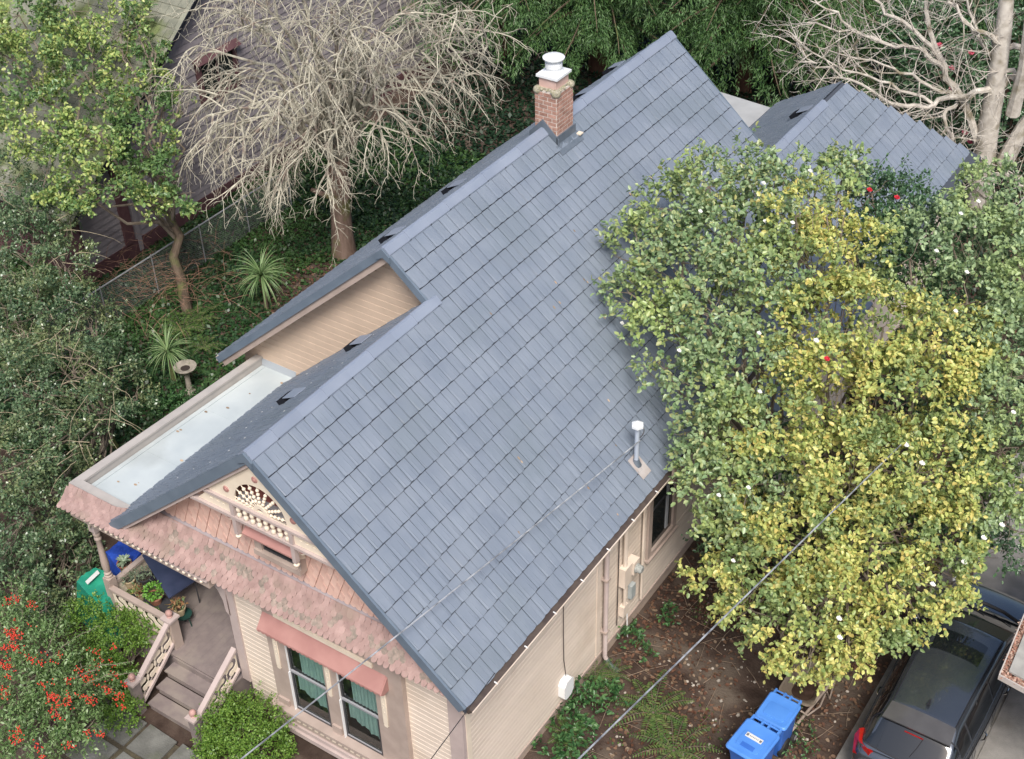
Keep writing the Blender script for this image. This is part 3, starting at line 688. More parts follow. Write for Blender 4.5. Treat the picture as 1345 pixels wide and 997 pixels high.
# hood (awning) and cream bead above it
MB().prism([(-.68, .335, 3.22), (-.68, .13, 2.95), (-.68, .13, 2.91), (-.68, .335, 3.12)], (2.78, 0, 0)).build('awning', m_rose, fwin)
sc_ = MB()
for i in range(27): sc_.prism([(-.66 + i * .102 + .045 * math.cos(t), .128, 2.93 - .045 * math.sin(t)) for t in (0, .8, 1.57, 2.3, 3.14)], (0, .012, 0))
sc_.build('awning_valance', m_rose, fwin)
for xx in (-.70, 2.10): MB().prism([(xx, .335, 3.2), (xx, .12, 2.93), (xx, .2, 2.86), (xx, .335, 2.86)], (.025, 0, 0)).build('awning_bracket', m_rose, fwin)
MB().bb((-.40, .30, 3.27), (1.82, .345, 3.36)).build('bead', m_cream, fwin)
for xx in (-.56, .66, 1.93):
    holes = [[(.05 + .016 * math.cos(t), zz + .02 * math.sin(t)) for t in [k * math.pi / 4 for k in range(8)]] for zz in (2.22, 2.33, 2.44, 2.55)]
    st = cutout('fret_strip', [[(0, 1.90), (.015, 1.86), (0, 1.84), (.02, 1.80), (.08, 1.80), (.10, 1.84), (.085, 1.86), (.10, 1.90), (.10, 2.85), (0, 2.85)]] + holes, .02, m_cream, FX((xx, .322, 0)), fwin)
MB().bb((.66, .29, .80), (.87, .335, 1.0)).build('plinth_block', m_trimb, fwin); MB().bb((-.66, .29, .80), (-.40, .335, .95)).build('plinth_block', m_trimb, fwin)

# petals and leaves fallen on the tiles
rr = random.Random(19); pl = MB(); lv_ = MB()
for i in range(90):
    x_ = rr.uniform(.5, 3.9); y_ = rr.uniform(2, 12.5)
    if rr.random() > .15 + .1 * max(0, y_ - 3) * (x_ / 4): continue
    z_ = zR(x_) + .05; a = rr.uniform(0, 6.28); s_ = rr.uniform(.015, .035); lv_.prism([(x_ + s_ * math.cos(a + t), y_ + s_ * .6 * math.sin(a + t), z_ - TP * s_ * math.cos(a + t)) for t in (0, 1.3, 2.5, 3.6, 5)], (.002, 0, .004))
for i in range(22):
    x_ = rr.uniform(-3.6, -.5); y_ = rr.uniform(.4, 4.7); z_ = zL(x_) + .055; s_ = .018; pl.prism([(x_ + s_ * math.cos(t), y_ + s_ * math.sin(t), z_ + TP * s_ * math.cos(t)) for t in (0, 1.3, 2.5, 3.6, 5)], (-.002, 0, .004))
tag(lv_.build('fallen_leaves', MATS['roof_leaf'], roofo, kind='stuff')); tag(pl.build('fallen_petals', m_white, roofo, kind='stuff'))
# ---------------------------------------------------------------- porch
FZ = .80
pf = MB().bb((-5.12, .04, FZ - .06), (-1.66, 3.2, FZ)).build('porch_floor', m_brown, house)
MB().bb((-5.08, .09, .02), (-1.68, 3.2, FZ - .07)).build('porch_skirt', m_brown, house)
def porchboards():
    mb = MB()
    for i in range(22): mb.bb((-5.06 + i * .15, .10, FZ), (-5.06 + i * .15 + .142, 3.19, FZ + .004))
    return mb
porchboards().build('floor_boards', m_brown, pf)
MB().bb((-5.2, .02, 3.56), (-1.6, .22, 3.835)).build('porch_beam', m_trimb, house)
MB().bb((-5.2, .23, 3.58), (-5.0, 3.2, 3.83)).build('porch_beam', m_trimb, house)
for i in range(22): MB().ball((-4.72 + i * .142, -.015, 3.71), .036, 8).build('bead', m_cream, house, smooth=True)
MB().bb((-4.8, -.03, 3.74), (-1.6, .02, 3.765)).build('bead_rail', m_trimp, house)
cutout('corner_fan', [[(-4.98, 3.56), (-4.98, 3.20)] + arc(-4.55, 3.13, .42, math.pi * .95, math.pi * .55, 8) + [(-4.45, 3.56)]], .04, m_cream, FX((0, .2, 0)), house)
pp = [(.09, 0), (.09, .92), (.075, .95), (.085, .98), (.06, 1.0), (.075, 1.05), (.05, 1.08), (.07, 1.14), (.08, 1.3), (.062, 1.7), (.055, 1.95), (.075, 1.98), (.075, 2.01), (.055, 2.04), (.075, 2.1), (.075, 2.14), (.06, 2.18), (.09, 2.22), (.09, 2.78)]
ps = MB().lathe((-5.02, .33, FZ), pp[1:-1], 14).build('porch_post', m_trimb, house, smooth=True)
MB().box((-5.02, .33, FZ + .46), (.18, .18, .92)).build('post_block', m_trimb, ps); MB().box((-5.02, .33, FZ + 2.5), (.17, .17, .58)).build('post_block', m_trimp, ps)
cutout('arch_bracket', [[(-2.75, 3.56), (-1.62, 3.56), (-1.62, 2.55), (-1.70, 2.62), (-1.72, 2.9)] + [(-1.78, 3.05), (-1.80, 3.12), (-1.86, 3.18), (-1.92, 3.22), (-1.95, 3.30)] + arc(-2.35, 3.02, .42, .6, 1.5, 6) + [(-2.5, 3.46), (-2.65, 3.48)]], .07, m_trimp, FX((0, .38, 0)), house)
def newel(name, x, y, z0, z1, w):
    nw = MB().box((x, y, (z0 + z1) / 2), (w, w, z1 - z0)).build(name, m_brown if w < .19 else m_trimb, house)
    MB().box((x, y, z1 + .02), (w + .07, w + .07, .05)).build('newel_cap', m_trimp, nw)
    MB().lathe((x, y, z1 + .045), [(.05, 0), (.06, .015), (.03, .035)] + [(.072 * math.sin(a), .10 - .072 * math.cos(a)) for a in (.5, .9, 1.3, 1.7, 2.1, 2.5, 2.9)] + [(.001, .172)], 14).build('newel_ball', mat('ball_rose', (.40, .24, .21), (.48, .29, .26), 8, .6), nw, smooth=True)
    return nw
newel('newel_post', -3.30, .26, .2, 1.58, .20)
newel('newel_post', -3.32, -.90, -.02, .86, .17)
newel('newel_post', -1.72, -.90, -.02, .86, .17)
# S shaped fret: thick polyline of arcs as a hole
def thick(pts, w):
    L, R = [], []
    for i, p in enumerate(pts):
        a = pts[max(0, i - 1)]; b = pts[min(len(pts) - 1, i + 1)]; dx, dy = b[0] - a[0], b[1] - a[1]; l = math.hypot(dx, dy) or 1
        L.append((p[0] - dy / l * w / 2, p[1] + dx / l * w / 2)); R.append((p[0] + dy / l * w / 2, p[1] - dx / l * w / 2))
    return L + R[::-1]
def s_holes(cx, cy, h, lean=0.0, w=.045):
    r = h / 4; up_ = arc(0, r, r, -.35, math.pi * 1.15, 12)[:]; lo = arc(0, -r, r, math.pi - .35, math.pi * 2.15, 12)
    up_ = arc(0, r, r, math.radians(10), math.radians(235), 12); lo = arc(0, -r, r, math.radians(190), math.radians(415), 12)
    pts = up_ + [(0, 0)] if False else arc(0, r, r, math.radians(30), math.radians(270), 12) + arc(0, -r, r, math.radians(90), math.radians(-150), 12)[1:]
    ca, sa = math.cos(lean), math.sin(lean)
    pts = [(cx + ca * x_ - sa * y_, cy + sa * x_ + ca * y_) for x_, y_ in pts]
    return thick(pts, w)
def round_hole(cx, cy, r): return [(cx + r * math.cos(k * math.pi / 4), cy + r * math.sin(k * math.pi / 4)) for k in range(8)]
# front railing
MB().bb((-4.95, .20, 1.47), (-3.38, .32, 1.54)).build('handrail', m_trimb, house)
MB().bb((-4.93, .22, .88), (-3.4, .30, .94)).build('bottom_rail', m_trimb, house)
cutout('fret_panel', [[(-4.93, .94), (-3.4, .94), (-3.4, 1.47), (-4.93, 1.47)]] + [s_holes(-4.74 + i * .27, 1.20, .42, -.2, .075) for i in range(5)], .012, m_cream, FX((0, .26, 0)), house)
MB().bb((-5.08, .44, 1.47), (-4.96, 3.1, 1.54)).build('handrail', m_trimb, house)
cutout('fret_panel', [[(.44, .94), (3.1, .94), (3.1, 1.47), (.44, 1.47)]], .03, m_cream, frame((-5.02, 0, 0), (0, 1, 0), (0, 0, 1)), house)
# stair railings: local x along -y, local y up
def stair_rail(x, ya, za, yb, zb, n):
    Mx = frame((x, 0, 0), (0, -1, 0), (0, 0, 1)); a, b = -ya, -yb; h = .50
    sl_ = (zb - za) / (b - a); ln = math.atan(sl_)
    f = lambda u, off: (u, za + (u - a) * sl_ + off)
    loops = [[f(a, -h), f(b, -h), f(b, 0), f(a, 0)]]
    for i in range(n):
        u = a + (b - a) * (i + .6) / (n + .1); c_ = f(u, -h / 2 - .02); loops.append(s_holes(c_[0], c_[1], .42, ln * .5 + .35, .08))
    cutout('fret_panel', loops, .012, m_cream, Mx, house)
    for off, nm, t in ((.03, 'handrail', .07), (-h - .03, 'bottom_rail', .07)):
        p = [f(a, off - t / 2), f(b, off - t / 2), f(b, off + t / 2), f(a, off + t / 2)]
        MB().prism([(x - .055, -q[0], q[1]) for q in p], (.11, 0, 0)).build(nm, m_trimp, house)
stair_rail(-3.28, .15, 1.50, -.81, .80, 4)
stair_rail(-1.70, .34, 1.56, -.81, .80, 4)
# steps
for i in range(4):
    z = .80 - .2 * i; y1 = .06 - .28 * (i - 1) if i else .06
    if i == 0: continue
    st = MB().bb((-3.20, y1 - .30, z - .035), (-1.80, y1 + .0, z)).build('step', m_brown, house)
    MB().bb((-3.18, y1 - .26, z - .2), (-1.82, y1 - .24, z - .036)).build('riser', m_brown, st)
MB().bb((-3.18, .02, .58), (-1.82, .04, .745)).build('riser', m_brown, house)

# ---------------------------------------------------------------- ground
def gz(x, y):
    z = 0.0
    return z + .035 * math.sin(x * 1.7 + y * .6) * math.sin(y * 1.3 - x * .4) + .02 * math.sin(x * 4.1) * math.sin(y * 3.7)
def sheet(name, x0, x1, y0, y1, st, m, zf, kind='structure'):
    nx = int((x1 - x0) / st) + 1; ny = int((y1 - y0) / st) + 1
    X, Y = np.meshgrid(np.linspace(x0, x1, nx), np.linspace(y0, y1, ny), indexing='ij')
    Z = np.vectorize(zf)(X, Y); V = np.stack([X, Y, Z], -1).reshape(-1, 3)
    i = np.arange(nx - 1)[:, None] * ny + np.arange(ny - 1)[None, :]; i = i.ravel()
    return link(name, npmesh(name, V, np.stack([i, i + ny, i + ny + 1, i + 1], 1), m, True), None, kind=kind)
m_soil = mat('soil', (.045, .030, .024), (.085, .060, .048), 2.5, .95, .9, 22, .15, c3=(.12, .095, .075), detail=10)
big = MB(); R_ = 1200
big.add([(-R_, -R_, -.12), (R_, -R_, -.12), (R_, R_, -.12), (-R_, R_, -.12)], [(0, 1, 2, 3)])
bo_ = big.build('ground_far', mat('far_ground', (.035, .04, .022), (.06, .055, .035), .5, .95)); tag(bo_, 'dark open ground running out beyond the gardens', None, None, 'structure')
so_ = sheet('ground', -34, 24, -14, 46, .33, m_soil, gz); tag(so_, 'bare dark soil and leaf litter round the house')
m_conc = mat('driveway_concrete', (.20, .19, .175), (.27, .255, .235), 3, .85, .5, 50, .2, c3=(.16, .14, .12))
drive = MB().bb((8.55, -9, .0), (13.6, 22, .075)).build('driveway', m_conc); tag(drive, 'grey concrete driveway under the parked car', None, None, 'structure')
# expansion joints as real grooves: slabs laid on the bed
for i in range(12):
    for (xa, xb) in ((10.75, 13.55), ):
        MB().bb((xa, -8.9 + i * 2.55, .076), (xb, -8.9 + i * 2.55 + 2.53, .10)).build('paving_slab', m_conc, drive)
m_slate = mat('slate', (.12, .12, .11), (.19, .19, .175), 3, .85, .6, 30, .2, c3=(.09, .10, .06))
path = MB().bb((-3.9, -4.6, .0), (-1.2, -1.15, .04)).build('front_path', mat('path_mud', (.06, .05, .035), (.10, .085, .055), 6, .95, .8, 40)); tag(path, 'mossy flagstone path at the foot of the steps', None, None, 'structure')
rr = random.Random(8)
for i in range(3):
    for j in range(4):
        x0, y0 = -3.75 + i * .86, -1.75 - j * .74; q = [(x0 + rr.uniform(0, .05), y0 + rr.uniform(0, .05)), (x0 + .80 - rr.uniform(0, .06), y0 + rr.uniform(0, .05)), (x0 + .80 - rr.uniform(0, .06), y0 + .68 - rr.uniform(0, .05)), (x0 + rr.uniform(0, .06), y0 + .68)]
        MB().prism([(a, b, .041) for a, b in q], (0, 0, .03)).build('flagstone', m_slate, path)

# ---------------------------------------------------------------- leaf sprinkling
def leaves(P, D, N_, L, Wd, fold=.18, hexa=False):
    """P bases (n,3), D leaf directions, N_ normals (n,3), L lengths, Wd widths -> arrays V, F"""
    D = D / np.linalg.norm(D, axis=1, keepdims=True); Sd = np.cross(D, N_); Sd /= np.linalg.norm(Sd, axis=1, keepdims=True) + 1e-9
    Nn = np.cross(Sd, D); L = np.asarray(L)[:, None]; Wd = np.asarray(Wd)[:, None]
    a = P; tip = P + D * L - Nn * L * .12
    if hexa:
        l1 = P + D * L * .28 + Sd * Wd * .5 + Nn * Wd * fold; r1 = P + D * L * .28 - Sd * Wd * .5 + Nn * Wd * fold
        l2 = P + D * L * .72 + Sd * Wd * .42 + Nn * Wd * fold * .6; r2 = P + D * L * .72 - Sd * Wd * .42 + Nn * Wd * fold * .6
        V = np.stack([a, l1, l2, tip, r2, r1], 1).reshape(-1, 3); n = len(P); b = np.arange(n)[:, None] * 6
        F = np.concatenate([b + [0, 1, 2, 3], b + [0, 3, 4, 5]])
    else:
        l = P + D * L * .5 + Sd * Wd * .5 + Nn * Wd * fold; r = P + D * L * .5 - Sd * Wd * .5 + Nn * Wd * fold
        V = np.stack([a, l, tip, r], 1).reshape(-1, 3); n = len(P); b = np.arange(n)[:, None] * 4
        F = b + [0, 1, 2, 3]
    return V, F
def unit(n):
    v = rng.normal(size=(n, 3)); return v / np.linalg.norm(v, axis=1, keepdims=True)
class Leafy:
    def __init__(s): s.V = []; s.F = []; s.n = 0
    def add(s, V, F): s.V.append(V); s.F.append(F + s.n); s.n += len(V); return s
    def build(s, name, m, parent=None, kind=None, label=None):
        return link(name, npmesh(name, np.concatenate(s.V), np.concatenate(s.F), m), parent, parent is not None, kind, label)
def ray_pts(n, x0, x1, y0, y1):
    return np.stack([rng.uniform(x0, x1, n), rng.uniform(y0, y1, n)], 1)
def inpoly(P, poly):
    c = np.zeros(len(P), bool); n = len(poly)
    for i in range(n):
        (x1, y1), (x2, y2) = poly[i], poly[(i + 1) % n]
        k = ((y1 > P[:, 1]) != (y2 > P[:, 1])) & (P[:, 0] < (x2 - x1) * (P[:, 1] - y1) / (y2 - y1 + 1e-12) + x1); c ^= k
    return c
def litter(name, label, n, x0, x1, y0, y1, L, m, dens=None, zoff=.01, flat=.35, hexa=False):
    P2 = ray_pts(n, x0, x1, y0, y1)
    if dens is not None: P2 = P2[np.array([dens(a, b) for a, b in P2]) > rng.random(len(P2))]
    n = len(P2); z = np.array([gz(a, b) for a, b in P2]) + zoff + rng.random(n) * .03
    P = np.column_stack([P2, z]); D = unit(n); D[:, 2] *= flat; N_ = np.tile([0, 0, 1.0], (n, 1)) + unit(n) * .5
    l = L * rng.uniform(.6, 1.3, n); V, F = leaves(P, D, N_, l, l * .65, hexa=hexa)
    o = Leafy().add(V, F).build(name, m, None, 'stuff'); tag(o, label); return o
m_litter = leafmat('leaf_litter', [(.08, .038, .026), (.12, .058, .036), (.165, .10, .062), (.055, .03, .022), (.24, .175, .12)], rough=.7, trans=0, spec=.2)
in_house = lambda x, y: (-5.3 < x < 3.7 and .3 < y < 15.2)
def d_right(x, y):
    if in_house(x, y) or x > 8.7: return 0
    v = .45 + .5 * math.sin(x * 1.3 + y * .9) * math.sin(y * .8 - x); 
    if x < 4.9 + .3 * math.sin(y): v = max(v, .75) if y > 5 else v * .3
    return v
litter('fallen_leaves', 'brown and rusty fallen leaves scattered over the side yard', 15000, 3.6, 9, 1.5, 16, .085, m_litter, d_right, hexa=True)
litter('fallen_leaves', 'fallen brown leaves round the bare tree beside the ivy', 5000, -12, -7, 8, 17, .10, m_litter, lambda x, y: 1 if (x + 9.5) ** 2 + (y - 12.2) ** 2 < 5 else .15)
litter('fallen_leaves', 'reddish leaf litter behind the rear wing', 9000, -5, 8, 18, 32, .13, m_litter)
# twigs on the side yard
tw = MB(); rr = random.Random(5)
for i in range(170):
    x, y = rr.uniform(3.9, 8.5), rr.uniform(2.2, 10); a = rr.uniform(0, 6.28); L = rr.uniform(.15, .9); z = gz(x, y) + .03; dx, dy = math.cos(a) * L, math.sin(a) * L
    tw.tube([(x, y, z), (x + dx * .5 + rr.uniform(-.05, .05), y + dy * .5 + rr.uniform(-.05, .05), z + .03), (x + dx, y + dy, z)], rr.uniform(.003, .007), 4, False)
tag(tw.build('fallen_twigs', mat('twig', (.20, .14, .10), (.30, .23, .17), 8, .9)), 'thin fallen twigs lying on the side yard soil', kind='stuff')
st_ = MB(); rr = random.Random(15)
for i in range(420):
    x, y = rr.uniform(3.9, 8.4), rr.uniform(2, 11); r = rr.uniform(.012, .04); st_.ball((x, y, gz(x, y) + r * .3), r, 5, (1, rr.uniform(.6, 1.4), .6))
tag(st_.build('small_stones', mat('stone', (.25, .21, .17), (.42, .38, .33), 6, .9, rnd=.3)), 'small stones and clods in the side yard soil', kind='stuff')
m_weed = leafmat('weeds', [(.05, .11, .025), (.09, .17, .04), (.13, .20, .05), (.04, .09, .03)])
litter('weeds', 'low green weeds in the side yard soil', 16000, 3.6, 9, 1, 12, .06, m_weed, lambda x, y: max(0, math.sin(x * 2.1 + 1) * math.sin(y * 1.7 + x) - .62) if not in_house(x, y) and x < 8.6 else 0, .03, .8)
# ivy ground cover, garden on the left
m_ivy = leafmat('ivy', [(.018, .048, .018), (.03, .075, .026), (.045, .10, .033), (.022, .06, .028), (.08, .13, .05)], patch=[(.045, .10, .03), (.07, .14, .04)], pscale=.5, rough=.35)
m_ivy_shade = leafmat('ivy_painted_shade', [(.008, .022, .012), (.013, .035, .017), (.02, .05, .024), (.05, .085, .05)], rough=.4, spec=.3)  # ivy greens darkened so the colour carries the shade of the trees above
def d_ivy(x, y):
    if x > -5.4 and y < 15.3: return 0
    if (x + 9.5) ** 2 + (y - 12.2) ** 2 < 2.5: return .25
    return 1 if x < -5.6 or y > 15.5 else 0
litter('ivy', 'dark green ivy covering the ground of the garden behind the fence', 120000, -19, -5.2, 3, 21, .12, m_ivy, d_ivy, .02, .7)
litter('ivy', 'ivy ground cover beyond the roof ridge, tree shade darkened into its leaves', 90000, -14.5, 9, 15.5, 40, .16, m_ivy_shade, lambda x, y: 1, .03, .7)
# ---------------------------------------------------------------- loose things
import itertools
m_bin = mat('bin_blue', (.035, .13, .48), (.045, .155, .54), 3, .38, .1, 80, .5)
m_bin2 = mat('bin_blue_light', (.07, .22, .62), (.085, .25, .66), 3, .38, .05, 80, .5)
m_tyre = mat('rubber', (.02, .02, .02), (.035, .033, .03), 6, .8)
m_label = mat('sticker_white', (.62, .62, .60), None, 3, .5)
def rrect(w, d, r, n=4):
    out = []
    for (sx, sy, a0) in ((1, 1, 0), (-1, 1, 90), (-1, -1, 180), (1, -1, 270)):
        for i in range(n + 1):
            a = math.radians(a0 + 90 * i / n); out.append((sx * (w / 2 - r) + r * math.cos(a), sy * (d / 2 - r) + r * math.sin(a)))
    return out
def loft(rings):
    mb = MB(); n = len(rings[0]); 
    for rg in rings: mb.v += [tuple(p) for p in rg]
    for i in range(len(rings) - 1):
        for k in range(n): q = (k + 1) % n; mb.f.append((i * n + k, i * n + q, (i + 1) * n + q, (i + 1) * n + k))
    mb.f.append(tuple(range(n))[::-1]); mb.f.append(tuple((len(rings) - 1) * n + k for k in range(n))); return mb
def recycling_bin(label, x, y, rz):     # lid opens towards -y, hinge and wheels at +y
    t = thing('recycling_bin', label, 'bin', (x, y, 0.02), 'blue recycling bins in the side yard', rz)
    W_, D_ = .58, .66
    body = loft([[(a * s, b * s + o, z) for a, b in rrect(W_, D_, .06)] for s, z, o in ((.74, .05, .05), (.80, .30, .04), (.90, .80, .01), (.97, .98, 0), (1.02, .985, 0), (1.02, 1.03, 0))])
    link('body', body.mesh('body', m_bin, True), t)
    lid = loft([[(a * s, b * s2 - .01, z + dz * (0 if b > 0 else 1)) for a, b in rrect(W_ + .05, D_ + .02, .07)] for s, s2, z, dz in ((1, 1, 1.032, -.005), (1.02, 1.02, 1.045, -.01), (1, 1, 1.075, -.015), (.93, .93, 1.09, -.01), (.86, .86, 1.082, -.005))])
    l = link('lid', lid.mesh('lid', m_bin2, True), t)
    link('lid_panel', loft([[(a, b - .06, z) for a, b in rrect(w, d, .05)] for w, d, z in ((.42, .34, 1.075), (.41, .33, 1.092), (.38, .30, 1.094))]).mesh('lid_panel', m_bin2, True), l)
    mb = MB()
    for sx in (-.25, -.06, .06, .25) : mb.bb((sx - .018, .30, 1.0), (sx + .018, .43, 1.08))
    mb.tube([(-.27, .41, 1.05), (.27, .41, 1.05)], .018, 8); link('hinge_handle', mb.mesh('hinge_handle', m_bin2), t)
    link('sticker', MB().bb((-.15, -.02, 1.094), (.15, .07, 1.0985)).mesh('sticker', m_label), l)
    mk = MB(); mk.bb((-.14, .0, 1.0986), (-.10, .05, 1.0995)); mk.bb((.10, .0, 1.0986), (.14, .045, 1.0995))
    for k_ in range(6): mk.bb((-.08 + k_ * .028, .015, 1.0986), (-.064 + k_ * .028, .035, 1.0995))
    link('sticker_print', mk.mesh('sticker_print', mat('print_grey', (.16, .16, .17), None, 3, .6)), l)
    link('recess', MB().bb((-.12, -.22, 1.0945), (.12, -.13, 1.0965)).mesh('recess', m_bin), l)
    for s in (-1, 1):
        w_ = link('wheel', MB().lathe((s * .25, .33, .13), [(.13, -.035), (.14, -.02), (.14, .02), (.13, .035)], 16, Matrix.Rotation(math.pi / 2, 3, 'Y')).mesh('wheel', m_tyre, True), t)
        link('hub', MB().lathe((s * .25, .33, .13), [(.06, -.04), (.06, .04)], 10, Matrix.Rotation(math.pi / 2, 3, 'Y')).mesh('hub', m_sashg), w_)
    return t
b1 = recycling_bin('nearer blue wheeled recycling bin with a white sticker on its lid', 7.36, 4.02, -.10); b1.scale = (1.10, 1.16, 1.03)
b2 = recycling_bin('further blue wheeled recycling bin with a plain lid beside the wheelbarrow', 7.44, 4.90, -.04)
for o in list(b2.children_recursive):
    if o.name.split('.')[0] in ('sticker', 'sticker_print', 'recess'): bpy.data.objects.remove(o)
# wheelbarrow
m_rust = mat('barrow_rust', (.20, .16, .12), (.28, .23, .18), 6, .8, .4, 40, c3=(.16, .07, .04))
m_wood = mat('barrow_handle', (.24, .19, .155), (.32, .26, .22), 8, .85, .3, 40, stretch=(1, 1, 1))
t = thing('wheelbarrow', 'old muddy wheelbarrow with a puddle behind the blue bins', 'wheelbarrow', (7.45, 6.2, 0), None)
ring = lambda w, d, z, oy: [(a + 7.47, b + 6.15 + oy, z) for a, b in rrect(w, d, .16, 5)]
outer = [ring(.36, .50, .30, .05), ring(.50, .70, .42, .03), ring(.68, 1.0, .60, 0), ring(.73, 1.05, .61, 0), ring(.73, 1.05, .64, 0), ring(.66, .97, .63, 0), ring(.48, .68, .46, .03), ring(.34, .48, .34, .05)]
tr_ = loft(outer).build('tray', m_rust, t, smooth=True)
MB().prism([(p[0], p[1], .395) for p in ring(.43, .60, 0, .0)], (0, 0, .01)).build('puddle', mat('mud_water', (.05, .032, .024), (.08, .05, .04), 6, .25, .2, 20, .5), t)
for (pa, pb) in (((7.62, 4.95, .30), (7.98, 7.30, .62)), ((7.28, 4.95, .30), (6.95, 7.25, .62))):
    MB().tube([pa, tuple((Vector(pa) + Vector(pb)) / 2 + Vector((0, 0, -.02))), pb], .028, 8).build('handle', m_wood, t, smooth=True)
MB().tube([(7.66, 5.52, .56), (7.80, 5.54, .50), (7.90, 5.9, .45), (7.86, 6.25, .42)], .018, 6).build('brace', m_wood, t)
for sx in (7.22, 7.86): MB().tube([(sx, 6.35, .38), (sx + .02, 6.5, .02), (sx, 6.75, .38)], .016, 6).build('leg', m_wood, t)
w_ = MB().lathe((7.66, 4.86, .20), [(.14, -.045), (.19, -.045), (.205, 0), (.19, .045), (.14, .045)], 18, Matrix.Rotation(math.pi / 2, 3, 'Y')).build('wheel', m_tyre, t, smooth=True)
MB().lathe((7.66, 4.86, .20), [(.10, -.03), (.10, .03)], 14, Matrix.Rotation(math.pi / 2, 3, 'Y')).build('rim', m_sashg, w_)
# wires
def wire(name, label, a, b, sag, r, m, n=24):
    a, b = Vector(a), Vector(b)
    p = [a.lerp(b, i / n) - Vector((0, 0, sag * 4 * (i / n) * (1 - i / n))) for i in range(n + 1)]
    return tag(MB().tube(p, r, 6).build(name, m, smooth=True), label, 'cable')
m_wire = mat('cable_bright', (.55, .57, .60), (.20, .21, .23), 5, .35, spec=.6, metal=.3)
m_wired = mat('cable_dark', (.05, .045, .045), None, 4, .5)
A_ = at(308, 997, y=-3.5); M_ = Vector((mx, my, 4.95)); A_ = Vector(A_); d_ = (A_ - M_)
wire('service_cable', 'grey twisted service cable running from the roof mast to the street', M_ + Vector((.05, .02, -.05)), M_ + d_ * 1.6, .06, .013, m_wire)
wv = Vector(at(760, 997, z=6.9)); wu = Vector(at(1165, 602, z=5.5)); e_ = wu - wv
wire('power_line', 'straight silvery power line crossing above the side yard into the trees', wv - e_ * .8, wu + e_ * .22, .0, .013, m_wire)
tw0 = MB()
q0 = Vector(at(650, 884, x=4.12)); q1 = Vector(at(564, 1000, y=-2.5))
wire('phone_line', 'thin dark phone line leaving the eave corner', q0, q0 + (q1 - q0) * 1.5, .0, .007, m_wired)
MB().tube([M_ + Vector((.05 * math.cos(k), .02 + .16 * math.sin(k) * .5 + .12, .06 * math.sin(k) + .03)) for k in [i * .6 for i in range(22)]], .009, 5).build('cable_loop', m_wired, house)
# blue and green tarpaulin covered heaps beside the porch
def tarp(label, corners, zt, zb, m, seed, n=14):
    rr = random.Random(seed); mb = MB(); c = [Vector(p) for p in corners]; cen = sum(c, Vector()) / 4
    for i in range(n + 1):
        for j in range(n + 1):
            u, v = i / n, j / n; p = (c[0] * (1 - u) + c[1] * u) * (1 - v) + (c[3] * (1 - u) + c[2] * u) * v
            e = min(u, 1 - u, v, 1 - v); z = zt + .06 * math.sin(u * 7 + seed) * math.sin(v * 5) - (.0 if e > .12 else (zt - zb) * (1 - e / .12) ** 1.0)
            z += rr.uniform(-.012, .012); s = 1 + (.10 if e < .05 else 0)
            mb.v.append((cen.x + (p.x - cen.x) * s + rr.uniform(-.012, .012), cen.y + (p.y - cen.y) * s, z))
    for i in range(n):
        for j in range(n): a = i * (n + 1) + j; mb.f.append((a, a + 1, a + n + 2, a + n + 1))
    return tag(mb.build('tarpaulin', m, smooth=True), label, 'tarpaulin')
g3 = lambda px, py, z: tuple(at(px, py, z=z))
m_green = mat('tarp_green', (.02, .26, .16), (.03, .34, .21), 4, .45, .6, 14, .4, c3=(.015, .19, .13)); m_blue = mat('tarp_blue', (.02, .06, .36), (.03, .09, .48), 4, .45, .6, 14, .4)
tg = tarp('green tarpaulin covering a heap beside the porch post', [g3(90, 765, 1.15), g3(138, 812, 1.15), g3(176, 764, 1.15), g3(122, 736, 1.15)], 1.18, .15, m_green, 1)
MB().prism([Vector(g3(112, 764, 1.26)), Vector(g3(115, 768, 1.26)), Vector(g3(131, 753, 1.26)), Vector(g3(128, 749, 1.26))], (0, 0, .006)).build('label_strip', m_label, tg)
tarp('blue tarpaulin over a heap behind the succulent pots', [g3(130, 722, 1.2), g3(156, 762, 1.2), g3(196, 727, 1.2), g3(158, 702, 1.2)], 1.2, .2, m_blue, 5)
